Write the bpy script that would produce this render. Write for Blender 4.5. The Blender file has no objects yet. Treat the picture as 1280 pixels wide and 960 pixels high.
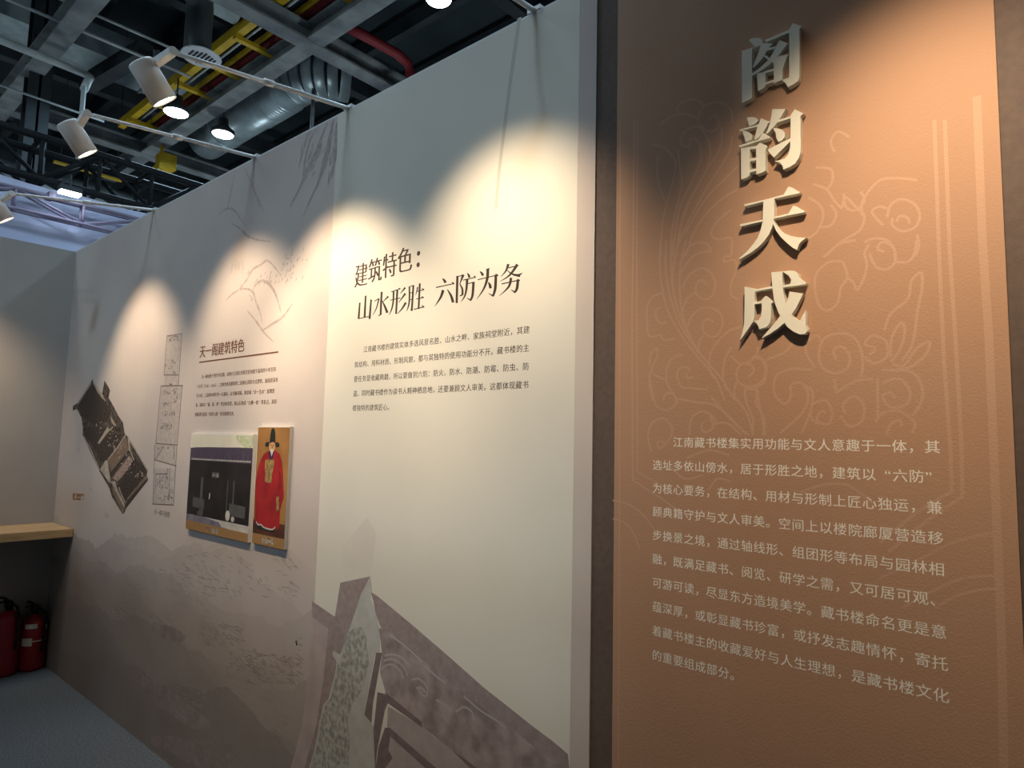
import bpy, bmesh, math, random
from mathutils import Vector, Matrix

random.seed(7)
scene = bpy.context.scene
C = scene.collection

# ------------------------------------------------------------------ camera
F_PX = 815.0
D = 1.45            # distance from the camera to the printed wall
HZ = 1.564          # height of the camera
YAW, PITCH, ROLL = math.radians(40.42), math.radians(5.125), math.radians(1.27)
_f = Vector((-math.sin(YAW) * math.cos(PITCH), math.cos(YAW) * math.cos(PITCH), math.sin(PITCH)))
_r0 = Vector((math.cos(YAW), math.sin(YAW), 0))
_u0 = _r0.cross(_f)
_r = math.cos(ROLL) * _r0 + math.sin(ROLL) * _u0
_u = -math.sin(ROLL) * _r0 + math.cos(ROLL) * _u0
cam_data = bpy.data.cameras.new('camera')
cam_data.sensor_width = 36.0
cam_data.lens = F_PX / 1280 * 36.0
cam_data.clip_start = 0.02
cam_data.clip_end = 300
cam = bpy.data.objects.new('camera', cam_data)
C.objects.link(cam)
M = Matrix((( _r.x, _u.x, -_f.x, 0), (_r.y, _u.y, -_f.y, 0), (_r.z, _u.z, -_f.z, HZ), (0, 0, 0, 1)))
cam.matrix_world = M
scene.camera = cam

# ------------------------------------------------------------------ colour, world
scene.view_settings.view_transform = 'Standard'
scene.view_settings.look = 'None'
scene.view_settings.gamma = 1.0
scene.view_settings.use_curve_mapping = False
scene.view_settings.exposure = 0.0
world = bpy.data.worlds.new('world')
scene.world = world
world.use_nodes = True
world.node_tree.nodes['Background'].inputs[0].default_value = (0.42, 0.52, 0.62, 1)
world.node_tree.nodes['Background'].inputs[1].default_value = 0.035

WARM = (1.0, 0.77, 0.52)
COOL = (0.54, 0.79, 1.0)
SPOT_W = 56.0
HALL_W = 95.0

# ------------------------------------------------------------------ pixel helpers (measured positions of things)
def ray(x, y):
    return (x - 640) / F_PX * _r - (y - 480) / F_PX * _u + _f
def W(x, y, off=0.0):                       # point on the printed wall
    d = ray(x, y); t = (D - off) / d.y
    return (t * d.x, HZ + t * d.z)
def AX(x, y, X):                            # point on a plane x = X
    d = ray(x, y); t = X / d.x
    return Vector((X, t * d.y, HZ + t * d.z))
def PZ(x, y, z):                            # point on a level z
    d = ray(x, y); t = (z - HZ) / d.z
    return Vector((t * d.x, t * d.y, z))

# ------------------------------------------------------------------ materials
def mat(name, col, rough=0.7, metal=0.0, spec=0.3, n_scale=0, n_amp=0.0, col2=None, bump=0.0, b_scale=200.0, emit=None, e_str=0.0, detail=4.0, stretch=None, lo=0.35, hi=0.65):
    m = bpy.data.materials.new(name); m.use_nodes = True
    nt = m.node_tree; b = nt.nodes['Principled BSDF']
    b.inputs['Base Color'].default_value = (*col, 1)
    b.inputs['Roughness'].default_value = rough
    b.inputs['Metallic'].default_value = metal
    b.inputs['Specular IOR Level'].default_value = spec
    tc = None
    if n_scale or bump:
        tc = nt.nodes.new('ShaderNodeTexCoord'); src = tc.outputs['Object']
        if stretch:
            mp = nt.nodes.new('ShaderNodeMapping'); mp.inputs['Scale'].default_value = stretch
            nt.links.new(src, mp.inputs['Vector']); src = mp.outputs['Vector']
    if n_scale:
        n = nt.nodes.new('ShaderNodeTexNoise'); n.inputs['Scale'].default_value = n_scale; n.inputs['Detail'].default_value = detail
        nt.links.new(src, n.inputs['Vector'])
        r = nt.nodes.new('ShaderNodeValToRGB')
        r.color_ramp.elements[0].position = lo; r.color_ramp.elements[1].position = hi
        c2 = col2 if col2 else tuple(c * (1 - n_amp) for c in col)
        r.color_ramp.elements[0].color = (*c2, 1); r.color_ramp.elements[1].color = (*col, 1)
        nt.links.new(n.outputs['Fac'], r.inputs['Fac'])
        nt.links.new(r.outputs['Color'], b.inputs['Base Color'])
    if bump:
        n2 = nt.nodes.new('ShaderNodeTexNoise'); n2.inputs['Scale'].default_value = b_scale; n2.inputs['Detail'].default_value = 3
        nt.links.new(tc.outputs['Object'], n2.inputs['Vector'])
        bp = nt.nodes.new('ShaderNodeBump'); bp.inputs['Strength'].default_value = bump; bp.inputs['Distance'].default_value = 0.002
        nt.links.new(n2.outputs['Fac'], bp.inputs['Height']); nt.links.new(bp.outputs['Normal'], b.inputs['Normal'])
    if emit:
        b.inputs['Emission Color'].default_value = (*emit, 1); b.inputs['Emission Strength'].default_value = e_str
    return m

MURAL   = mat('mural_print', (0.53, 0.47, 0.43), 0.85, n_scale=1.3, col2=(0.44, 0.38, 0.36), bump=0.2, b_scale=380, detail=8, lo=0.3, hi=0.62)
PALE    = mat('pale_print', (0.66, 0.635, 0.56), 0.85, n_scale=0.9, col2=(0.59, 0.565, 0.50), bump=0.2, b_scale=380, detail=6)
INK     = mat('brown_ink', (0.035, 0.022, 0.016), 0.8)
DINK    = mat('dark_brown_ink', (0.055, 0.03, 0.024), 0.8)
SEPIA   = mat('sepia_ink', (0.12, 0.05, 0.03), 0.8)
WASH    = mat('mauve_wash', (0.36, 0.295, 0.285), 0.85, n_scale=9, col2=(0.42, 0.36, 0.34), bump=0.2, b_scale=380)
BRUSH   = mat('brush_ink', (0.31, 0.25, 0.235), 0.85, n_scale=40, col2=(0.43, 0.37, 0.345))
ROCK    = mat('rock_brush_ink', (0.25, 0.21, 0.20), 0.85, n_scale=50, col2=(0.31, 0.265, 0.25))
BROWN   = mat('brown_print', (0.40, 0.238, 0.152), 0.75, n_scale=2, col2=(0.38, 0.224, 0.142), bump=0.3, b_scale=330)
LOTUS   = mat('tan_line_print', (0.445, 0.275, 0.185), 0.75, bump=0.3, b_scale=330)
DARKB   = mat('dark_brown_print', (0.112, 0.082, 0.069), 0.8, n_scale=60, col2=(0.095, 0.069, 0.058), bump=0.3, b_scale=330)
CREAM   = mat('cream_ink', (0.74, 0.71, 0.64), 0.7)
LETTER  = mat('cream_letter_board', (0.70, 0.67, 0.57), 0.55, spec=0.3)
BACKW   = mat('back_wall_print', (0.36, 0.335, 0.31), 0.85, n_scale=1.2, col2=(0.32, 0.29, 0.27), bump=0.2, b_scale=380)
CARPET  = mat('carpet', (0.12, 0.127, 0.138), 0.95, spec=0.1, n_scale=120, col2=(0.062, 0.067, 0.075), bump=0.8, b_scale=300)
HALLF   = mat('hall_floor', (0.33, 0.33, 0.32), 0.6, n_scale=0.5, n_amp=0.2)
HALLC   = mat('hall_ceiling', (0.032, 0.048, 0.055), 0.9, n_scale=0.6, col2=(0.018, 0.026, 0.03))
HALLW   = mat('hall_wall', (0.10, 0.13, 0.14), 0.9, n_scale=0.4, n_amp=0.3)
STEEL   = mat('painted_steel', (0.24, 0.265, 0.26), 0.75, n_scale=3.5, col2=(0.13, 0.15, 0.155), detail=8)
DSTEEL  = mat('dark_steel', (0.045, 0.055, 0.06), 0.7, n_scale=2, n_amp=0.4)
BLACK   = mat('black_truss', (0.010, 0.012, 0.014), 0.75, spec=0.15)
DUCT    = mat('galvanised_duct', (0.50, 0.60, 0.62), 0.34, metal=0.45, n_scale=3, col2=(0.30, 0.37, 0.39), bump=0.2, b_scale=12)
WRAP    = mat('wrapped_duct', (0.40, 0.48, 0.49), 0.6, n_scale=5, col2=(0.28, 0.35, 0.36), bump=0.5, b_scale=25)
FLEX    = mat('black_flexible_hose', (0.075, 0.09, 0.095), 0.35, spec=0.5)
YELLOW  = mat('yellow_paint', (0.62, 0.41, 0.02), 0.6, n_scale=4, n_amp=0.3)
RED     = mat('red_pipe', (0.20, 0.02, 0.025), 0.55)
PIPE    = mat('grey_pipe', (0.45, 0.50, 0.50), 0.5, n_scale=5, n_amp=0.2)
BANNER  = mat('pale_blue_cloth', (0.46, 0.50, 0.66), 0.8, n_scale=1.5, col2=(0.41, 0.45, 0.61))
MAUVE   = mat('truss_shadow_tone', (0.26, 0.235, 0.32), 0.9, spec=0.05, n_scale=3, n_amp=0.3)
WHITEM  = mat('white_enamel', (0.80, 0.79, 0.77), 0.45, spec=0.4)
LENS    = mat('lit_warm_lens', (1, 0.95, 0.85), 0.5, emit=(1.0, 0.90, 0.72), e_str=9.0)
BAYLIT  = mat('lit_cool_lens', (1, 1, 1), 0.5, emit=(0.86, 0.95, 1.0), e_str=14.0)
WOOD    = mat('oak_laminate', (0.50, 0.33, 0.17), 0.5, n_scale=4, col2=(0.40, 0.25, 0.12), stretch=(14, 1, 14))
EXRED   = mat('red_enamel', (0.30, 0.012, 0.018), 0.35, spec=0.5)
EXBLK   = mat('black_rubber', (0.012, 0.012, 0.012), 0.5)
TAGW    = mat('paper_tag', (0.70, 0.70, 0.62), 0.7)
EDGE    = mat('white_foam_edge', (0.66, 0.64, 0.60), 0.7)
TRIMW   = mat('white_trim', (0.62, 0.64, 0.64), 0.5)

# ------------------------------------------------------------------ mesh helpers
def thin(y0, y1):
    # ink and foil lie practically flat on what they are printed on
    for base in (D, D - 0.015):
        if 0 <= base - y0 < 0.008 and 0 <= base - y1 < 0.008:
            return base - 0.00025 - (base - y0)*0.06, base - 0.0002
    return y0, y1
class MB:
    def __init__(s): s.v, s.f, s.sm = [], [], []
    def add(s, vs, fs, smooth=False):
        k = len(s.v); s.v += [tuple(v) for v in vs]
        for f in fs: s.f.append([k + i for i in f]); s.sm.append(smooth)
        return s
    def box(s, x0, x1, y0, y1, z0, z1):
        return s.add([(x0,y0,z0),(x1,y0,z0),(x1,y1,z0),(x0,y1,z0),(x0,y0,z1),(x1,y0,z1),(x1,y1,z1),(x0,y1,z1)],
                     [(3,2,1,0),(4,5,6,7),(0,1,5,4),(1,2,6,5),(2,3,7,6),(3,0,4,7)])
    def bar(s, a, b, w, h=None):
        a, b = Vector(a), Vector(b); h = h or w; d = (b - a).normalized()
        up = Vector((0,0,1)) if abs(d.z) < 0.95 else Vector((1,0,0))
        sx = d.cross(up).normalized() * w / 2; sy = sx.cross(d).normalized() * h / 2
        vs = [p + i*sx + j*sy for p in (a, b) for i, j in ((-1,-1),(1,-1),(1,1),(-1,1))]
        return s.add(vs, [(0,1,2,3),(7,6,5,4),(0,4,5,1),(1,5,6,2),(2,6,7,3),(3,7,4,0)])
    def lathe(s, a, axis, prof, seg=24, cap0=True, cap1=True, smooth=True):   # prof: (distance along axis, radius)
        a = Vector(a); d = Vector(axis).normalized()
        up = Vector((0,0,1)) if abs(d.z) < 0.95 else Vector((1,0,0))
        ex = d.cross(up).normalized(); ey = d.cross(ex)
        vs = []
        for t, r in prof:
            for i in range(seg):
                an = 2*math.pi*i/seg
                vs.append(a + d*t + (ex*math.cos(an) + ey*math.sin(an))*r)
        fs = []
        for k in range(len(prof)-1):
            for i in range(seg):
                j = (i+1) % seg
                fs.append((k*seg+i, k*seg+j, (k+1)*seg+j, (k+1)*seg+i))
        s.add(vs, fs, smooth)
        n = len(s.v) - len(vs)
        if cap0: s.f.append([n + i for i in reversed(range(seg))]); s.sm.append(False)
        if cap1: s.f.append([n + (len(prof)-1)*seg + i for i in range(seg)]); s.sm.append(False)
        return s
    def tube(s, a, b, r, seg=16):
        a, b = Vector(a), Vector(b)
        return s.lathe(a, b - a, [(0, r), ((b-a).length, r)], seg)
    def path(s, pts, r, seg=10):
        pts = [Vector(p) for p in pts]; rings = []
        ref = Vector((0.3, 0.2, 1)).normalized()
        for i, p in enumerate(pts):
            d = (pts[min(i+1, len(pts)-1)] - pts[max(i-1, 0)]).normalized()
            ex = d.cross(ref).normalized(); ey = d.cross(ex)
            rr = r[i] if isinstance(r, (list, tuple)) else r
            rings.append([p + (ex*math.cos(2*math.pi*k/seg) + ey*math.sin(2*math.pi*k/seg))*rr for k in range(seg)])
        vs = [v for q in rings for v in q]; fs = []
        for i in range(len(pts)-1):
            for k in range(seg):
                j = (k+1) % seg
                fs.append((i*seg+k, i*seg+j, (i+1)*seg+j, (i+1)*seg+k))
        fs.append(tuple(reversed(range(seg)))); fs.append(tuple((len(pts)-1)*seg + k for k in range(seg)))
        return s.add(vs, fs, True)
    def prism(s, poly, y0, y1):            # poly in wall coordinates (x, z); y0 front, y1 back
        y0, y1 = thin(y0, y1)
        poly = [tuple(p) for p in poly]
        ar = sum(poly[i][0]*poly[(i+1) % len(poly)][1] - poly[(i+1) % len(poly)][0]*poly[i][1] for i in range(len(poly)))
        if ar < 0: poly = poly[::-1]
        n = len(poly)
        vs = [(x, y0, z) for x, z in poly] + [(x, y1, z) for x, z in poly]
        fs = [tuple(range(n)), tuple(reversed(range(n, 2*n)))]
        fs += [(i, n+i, n+(i+1) % n, (i+1) % n) for i in range(n)]
        return s.add(vs, fs)
    def ribbon(s, pts, w, y0, y1, taper=False):      # a printed line following pts (x, z)
        y0, y1 = thin(y0, y1)
        n = len(pts); L, Rr = [], []
        for i, p in enumerate(pts):
            a, b = pts[max(i-1, 0)], pts[min(i+1, n-1)]
            dx, dz = b[0]-a[0], b[1]-a[1]; l = math.hypot(dx, dz) or 1e-9
            ww = w[i] if isinstance(w, (list, tuple)) else w
            if taper: ww *= 0.25 + 0.75*math.sin(math.pi*(i+0.5)/n)
            nx, nz = -dz/l*ww/2, dx/l*ww/2
            L.append((p[0]+nx, p[1]+nz)); Rr.append((p[0]-nx, p[1]-nz))
        vs = [(x, y0, z) for x, z in L] + [(x, y0, z) for x, z in Rr] + [(x, y1, z) for x, z in L] + [(x, y1, z) for x, z in Rr]
        fs = [(i, n+i, n+i+1, i+1) for i in range(n-1)]
        return s.add(vs[:2*n], fs)
    def build(s, name, material, parent=None, loc=None):
        me = bpy.data.meshes.new(name); me.from_pydata(s.v, [], s.f); me.update()
        for p, q in zip(me.polygons, s.sm): p.use_smooth = q
        me.materials.append(material)
        o = bpy.data.objects.new(name, me); C.objects.link(o)
        if parent is not None:
            o.parent = parent
            o.matrix_parent_inverse = Matrix.Translation(parent.location).inverted() if parent.parent is None else parent.matrix_parent_inverse.copy()
        return o

def tag(o, label=None, cat=None, group=None, kind=None):
    if label: o['label'] = label
    if cat: o['category'] = cat
    if group: o['group'] = group
    if kind: o['kind'] = kind
    return o
def thing(name, label, cat, loc, group=None):
    o = bpy.data.objects.new(name, None); C.objects.link(o); o.location = loc; o.empty_display_size = 0.1
    return tag(o, label, cat, group)

def smooth_line(pts, sub=5, closed=False):
    out = []; n = len(pts)
    for i in range(n-1):
        p0, p1, p2, p3 = pts[max(i-1, 0)], pts[i], pts[i+1], pts[min(i+2, n-1)]
        for k in range(sub):
            t = k/sub
            out.append(tuple(0.5*((2*b) + (-a+c)*t + (2*a-5*b+4*c-d)*t*t + (-a+3*b-3*c+d)*t**3) for a, b, c, d in zip(p0, p1, p2, p3)))
    out.append(tuple(pts[-1]))
    return out
def crop(o, s, pts, off=0.0):
    return [W(o[0] + x/s, o[1] + y/s, off) for x, y in pts]

# ------------------------------------------------------------------ glyphs from the built-in font
_fc = bpy.data.curves.new('glyph_source', 'FONT'); _fo = bpy.data.objects.new('glyph_source', _fc); C.objects.link(_fo)
_cache = {}
def glyph(ch, off=0.0):
    k = (ch, off)
    if k not in _cache:
        _fc.body = ch; _fc.offset = off; _fc.resolution_u = 3
        bpy.context.view_layer.update()
        dg = bpy.context.evaluated_depsgraph_get(); dg.update()
        me = bpy.data.meshes.new_from_object(_fo.evaluated_get(dg))
        _cache[k] = ([(v.co.x, v.co.y) for v in me.vertices], [tuple(p.vertices) for p in me.polygons])
        bpy.data.meshes.remove(me)
    return _cache[k]
def put(mb, ch, x, z, sx, sz, y, off=0.0):        # x, z: lower-left corner of the em box
    vs, fs = glyph(ch, off)
    y = thin(y, y)[0]
    mb.add([(x + u*sx, y, z + v*sz) for u, v in vs], fs)
NARROW = '“”‘’'
def text_rows(rows, x0, z0, pitch, drop, em, y, bold=0.0):
    out = []
    for r, row in enumerate(rows):
        mb = MB(); out.append(mb)
        col = 0
        for ch in row:
            if ch != '　':
                xx = x0 + col*pitch
                if ch in '“‘': xx += pitch*0.5
                put(mb, ch, xx - em/2, z0 - r*drop - em*0.38, em, em, y)
                if bold: put(mb, ch, xx - em/2 + bold*em, z0 - r*drop - em*0.38, em, em, y-0.0001)
            col += 1 if ord(ch) > 255 or ch in NARROW else 0.56
    return out
def paragraph(name, label, rows, m, loc):
    t = thing(name, label, 'lettering', loc)
    for mb in rows: mb.build('text_line', m, t)
    return t

# ================================================================== SETTING
XL = -5.38          # corner with the left wall
TOP = 2.86
XG = -0.953         # the printed mural ends, the dark brown section starts
floor = MB().box(XL-0.1, 6, -6, D, -0.05, 0.0).build('floor', CARPET); tag(floor, kind='structure')
hf = MB().box(-45, XL-0.1, -30, 40, -0.05, -0.002).box(XL-0.1, 20, D, 40, -0.05, -0.002).box(XL-0.1, 20, -30, -6, -0.05, -0.002).box(6, 20, -6, D, -0.05, -0.002).build('floor_hall', HALLF); tag(hf, kind='structure')
wf = MB().box(XL, XG, D, D+0.08, 0, TOP).build('wall_front', MURAL); tag(wf, kind='structure')
wr = MB().box(XG, 1.9, D+0.004, D+0.08, 0, TOP).build('wall_right', DARKB); tag(wr, kind='structure')
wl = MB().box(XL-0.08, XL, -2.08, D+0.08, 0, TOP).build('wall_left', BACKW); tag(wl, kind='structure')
wb = MB().box(XL, -1.2, -2.08, -2.0, 0, TOP).box(-1.2, 1.9, -2.08, -2.0, 0, 5.2).build('wall_back_and_blocker', BACKW); tag(wb, kind='structure')  # opposite wall; tall right end added to block hall light from title panel
ce = MB().box(-45, 20, -30, 40, 9.4, 9.6).build('ceiling', HALLC); tag(ce, kind='structure')
hw = MB().box(-45.2, -45, -30, 40, 0, 9.4).build('wall_hall', HALLW); tag(hw, kind='structure')

# hall beams: I sections
def i_beam(a, b, w=0.25, h=0.22, t=0.03, m=STEEL):
    a, b = Vector(a), Vector(b); mb = MB()
    mb.bar(a, b, w, t); up = Vector((0, 0, h))
    mb.bar(a+up, b+up, w, t); mb.bar(a+up/2, b+up/2, t, h)
    o = mb.build('ceiling_beam', m); return tag(o, kind='structure')
i_beam((-40, 4.50, 6.8), (15, 4.50, 6.8))
i_beam((-40, 2.33, 6.8), (15, 2.33, 6.8))
i_beam((-7.52, -25, 6.794), (-7.52, 35, 6.794))
i_beam((-13.05, -25, 6.794), (-13.05, 35, 6.794))
for x in (-22, -2.2, 3.4):
    i_beam((x, -25, 6.794), (x, 35, 6.794))
# dark purlins under the roof deck
for i in range(16):
    y = -4 + i*1.25
    o = MB().bar((-40, y, 9.1), (10, y, 9.1), 0.14, 0.3).build('ceiling_beam', DSTEEL); tag(o, kind='structure')
for i in range(9):
    x = -36 + i*4.2
    o = MB().bar((x, -20, 8.75), (x, 30, 8.75), 0.22, 0.36).build('ceiling_beam', DSTEEL); tag(o, kind='structure')
col = MB()
cx = -11.4; cy = AX(50, 75, cx).y
col.box(cx-0.14, cx+0.14, cy-0.015, cy+0.015, 0, 9.3); col.box(cx-0.14, cx-0.115, cy-0.14, cy+0.14, 0, 9.3); col.box(cx+0.115, cx+0.14, cy-0.14, cy+0.14, 0, 9.3)
tag(col.build('hall_column', DSTEEL), kind='structure')
tag(MB().bar(PZ(108, 106, 7.3), PZ(182, 62, 7.3), 0.22, 0.22).build('ceiling_beam', DSTEEL), kind='structure')

# ================================================================== PRINTS ON THE WALL
YW = D
# pale printed section
pale = MB().prism([(-2.188, 0.0), (-1.011, 0.0), (-1.011, TOP), (-2.188, TOP)], YW-0.0012, YW-0.0002).build('graphic_panel', PALE)
tag(pale, 'tall pale cream printed section of the wall behind the black calligraphic heading', 'wall graphic')

# roof photograph printed low on the pale section
E3, S3 = (370, 700), 3.695
E4, S4 = (440, 740), 4.0
FOL  = mat('pale_sky_print', (0.45, 0.445, 0.42), 0.85, n_scale=30, col2=(0.40, 0.395, 0.37), bump=0.2, b_scale=380)
LEAF = mat('leaf_print', (0.42, 0.42, 0.385), 0.85, n_scale=55, col2=(0.22, 0.22, 0.195), detail=14, stretch=(1.2, 1, 1.0), lo=0.36, hi=0.62)
EAVE = mat('eave_print', (0.30, 0.245, 0.24), 0.85, n_scale=50, col2=(0.25, 0.20, 0.195))
CARV = mat('carving_print', (0.36, 0.30, 0.295), 0.85, n_scale=16, col2=(0.22, 0.175, 0.17), detail=12, lo=0.38, hi=0.62)
WEDGE= mat('gable_print', (0.39, 0.34, 0.33), 0.85, n_scale=20, col2=(0.34, 0.295, 0.285))
DLINE= mat('dark_mauve_print', (0.20, 0.155, 0.155), 0.85, n_scale=40, n_amp=0.2)
roof = thing('roof_print', 'faded mauve picture of a carved gable and tree printed at the wall foot', 'wall picture', (-1.6, YW, 0.5))
def pr(name, m, o, s, pts, k, parent=roof):
    return MB().prism(crop(o, s, pts), YW-0.0016-0.0005*k, YW-0.0013-0.0005*k).build(name, m, parent)
pr('post', mat('faint_post_print', (0.60, 0.572, 0.505), 0.85, n_scale=5, col2=(0.56, 0.53, 0.475)), E3, S3, [(205,100),(345,75),(372,-120),(330,-200),(215,-60)], 0)
pr('post', EAVE, E3, S3, [(205,105),(345,75),(300,160),(262,275),(215,410),(190,490),(150,640),(110,740),(100,810),(85,880),(60,1000),(20,1200),(-30,1200),(40,960),(95,760),(125,560),(150,320),(75,262),(75,190),(180,262)], 1)
pr('post', WASH, E3, S3, [(75,190),(75,262),(150,320),(125,560),(95,760),(40,960),(-30,1200),(-90,1200),(30,760),(60,480)], 2)
pr('sky', FOL, E3, S3, [(345,80),(300,160),(262,275),(235,350),(215,410),(205,435),(190,430),(172,418),(170,440),(188,470),(180,530),(150,640),(125,670),(112,740),(98,810),(85,880),(60,960),(10,1200),(380,1200),(370,960),(360,770),(315,710),(335,600),(362,450),(388,420),(387,330),(370,240),(345,180),(352,140)], 3)
random.seed(3)
lf = [(228,352),(262,318),(300,312),(330,340),(328,400),(334,470),(318,540),(300,610),(262,660),(250,700),(238,745),(246,830),(250,900),(240,1000),(220,1200),(20,1200),(70,960),(92,880),(105,810),(120,740),(132,672),(160,640),(185,540),(196,470),(215,430)]
pr('foliage', LEAF, E3, S3, [(x+random.uniform(-5,5), y+random.uniform(-5,5)) for x, y in lf], 4)
pr('gable', CARV, E4, S4, [(135,180),(200,195),(350,325),(560,495),(760,645),(900,755),(1085,900),(1085,1150),(740,1080),(560,880),(420,725),(350,672),(180,545),(160,470),(140,400),(150,300)], 5)
pr('eave', EAVE, E4, S4, [(95,0),(130,22),(300,163),(480,318),(660,478),(800,588),(900,668),(1000,742),(1080,810),(1090,905),(900,765),(760,655),(560,505),(350,335),(200,205),(145,180),(118,105),(108,50)], 6)
pr('wedge', WEDGE, E4, S4, [(180,570),(350,672),(500,790),(640,920),(860,1150),(140,1150),(125,880),(150,760),(175,690)], 6)
pr('rake', DLINE, E4, S4, [(122,303),(150,303),(128,430),(105,560),(98,655),(62,612)], 7)
pr('rake', DLINE, E4, S4, [(128,500),(165,510),(185,545),(165,590),(140,720),(125,800),(118,880),(120,1000),(108,690)], 7)
pr('moulding', DLINE, E4, S4, [(165,500),(240,560),(350,650),(352,678),(300,640),(180,556)], 8)
pr('moulding', DLINE, E4, S4, [(500,790),(560,830),(700,940),(860,1080),(820,1090),(640,930)], 8)
pr('beam', DLINE, E4, S4, [(165,678),(192,680),(300,775),(425,882),(640,1060),(560,1060),(370,882),(192,722),(182,790),(205,830),(160,890),(120,1010),(118,885),(132,780)], 8)
sw = MB()
for pts in ([(145,395),(165,370),(195,362),(225,378),(248,405),(258,435)], [(160,345),(195,335),(230,348),(262,380),(280,420)], [(165,318),(205,312),(248,328),(285,365)],
            [(300,440),(330,432),(360,455),(380,490),(372,520),(345,510),(335,480)], [(320,480),(350,480),(372,505)], [(190,215),(240,250),(300,300),(350,350)], [(360,365),(420,420),(470,455)], [(560,520),(640,590),(720,640),(770,680)],
            [(520,600),(560,575),(600,600),(610,640)], [(420,540),(460,560),(500,600)]):
    sw.ribbon(smooth_line(crop(E4, S4, pts)), 0.006, YW-0.0066, YW-0.0062)
sw.build('carved_swirl', mat('swirl_print', (0.40, 0.345, 0.335), 0.85), roof)

# brush landscape on the mauve section
land = thing('landscape_print', 'faint brush drawn hills and stalks printed on the mauve wall section', 'wall picture', (-3.0, YW, 2.4))
O6, S6 = (230, 230), 4.8
bs = MB(); random.seed(11)
def stroke(pts, w, mb=bs, y=YW-0.0014):
    y -= random.uniform(0, 0.003); pts = [(a, min(b, TOP-0.006)) for a, b in pts]
    mb.ribbon(smooth_line(pts), w, y, y+0.0003, True)
for pts, w in (([(350,640),(340,625),(380,570),(410,515),(460,485),(500,460),(545,500),(575,540)], .012), ([(415,640),(430,605),(470,580),(510,600),(545,650),(570,720),(580,770)], .014),
               ([(330,630),(380,630),(415,650),(430,700),(460,780),(470,830)], .012), ([(250,700),(290,660),(330,635)], .010), ([(470,880),(530,840),(590,800),(650,720)], .012),
               ([(285,235),(340,270),(380,310),(440,335),(520,345)], .012), ([(210,190),(240,155),(290,150),(330,195),(370,250)], .010), ([(380,760),(430,820),(480,890),(540,950)], .010),
               ([(290,0),(275,80),(262,150)], .007), ([(405,0),(430,70),(460,140)], .007), ([(390,660),(410,690),(400,700)], .008)):
    stroke(crop(O6, S6, pts), w)
for k in range(46):                                  # tufts of trees on the ridge
    x, y = 570 + random.gauss(0, 1)*38 + k*2.4, 590 - k*3.6 + random.gauss(0, 1)*18
    stroke(crop(O6, S6, [(x, y), (x+random.uniform(2, 10), y-random.uniform(8, 26))]), .007)
for k in range(26):
    x, y = 395 + random.uniform(-20, 160), 545 - abs(random.gauss(0, 1))*20 + random.uniform(-10, 60)
    stroke(crop(O6, S6, [(x, y), (x-8, y+22)]), .005)
for k in range(7):
    x = 290 + k*11; stroke(crop(O6, S6, [(x, 450+random.uniform(-10,20)), (x-4, 510+random.uniform(-20,30))]), .005)
bs.build('hill_line', BRUSH, land)
st = MB(); O7, S7 = (180, 120), 4.923
for pts, w in (([(1170,130),(1150,230),(1130,330),(1100,440),(1060,570)], .030), ([(1130,160),(1090,260),(1060,340),(1010,440),(960,560),(900,680)], .020), ([(1185,160),(1180,300),(1170,420),(1140,520)], .024),
               ([(1060,180),(1020,280),(990,400),(980,520)], .014), ([(1010,230),(985,320),(950,440)], .012), ([(1150,300),(1120,420),(1040,600),(980,740)], .010), ([(560,460),(535,600),(515,700)], .006), ([(615,440),(660,530),(690,600),(740,720)], .006)):
    stroke(crop(O7, S7, pts), w, st, YW-0.0016)
for k in range(40):
    x, y = 1180 - random.uniform(0, 1)**1.5*220, 150 + random.uniform(0, 340)
    stroke(crop(O7, S7, [(x, y), (x-random.uniform(4, 26), y+random.uniform(30, 90))]), random.uniform(.004, .010), st, YW-0.0017)
st.build('stalk', BRUSH, land)
# rough rock texture brushed on the lower half
rk = MB(); O8, S8 = (100, 660), 3.2
def tuft(cx, cy, sx, sy, n, ln, w):
    for _ in range(n):
        x, y = cx + random.uniform(-1.5, 1.5)*sx, cy + random.uniform(-1.5, 1.5)*sy
        if x > 880 - (y-400)*0.06: continue
        a = random.gauss(0.5, 0.35); l = ln*random.uniform(.5, 1.3); yy = YW - 0.0014 - random.uniform(0, 0.004)
        rk.ribbon(smooth_line(crop(O8, S8, [(x, y), (x+l*math.cos(a), y+l*math.sin(a)), (x+2*l*math.cos(a+.15), y+2*l*math.sin(a+.15))]), 2), w*random.uniform(.5, 1.1), yy, yy+0.0006, True)
for a in ((560,420,60,30,90,12,.005), (760,560,80,40,130,13,.006), (640,540,40,40,60,12,.005), (170,325,30,18,50,10,.005), (380,660,70,40,110,14,.006), (400,720,40,20,40,16,.008), (330,410,60,40,60,12,.005),
          (420,880,80,30,80,16,.007), (560,930,60,20,60,14,.006), (880,520,14,60,40,10,.005), (620,190,160,60,120,12,.004), (350,250,120,70,90,12,.004), (700,760,120,90,110,14,.004), (160,480,70,90,80,12,.004)):
    tuft(*a)
rk.build('rock_texture', ROCK, land)
ws = MB()
for pts, w in (([(230,590),(290,650),(370,700),(450,760),(520,790)], .11), ([(280,850),(380,870),(480,920),(560,940)], .09), ([(290,400),(350,420),(420,440)], .07)):
    ws.ribbon(smooth_line(crop(O8, S8, pts)), w, YW-0.0009, YW-0.0003, True)
ws.build('ink_wash', mat('dark_ink_wash_print', (0.24, 0.195, 0.19), 0.85, n_scale=14, col2=(0.32, 0.27, 0.26)), land)
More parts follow.
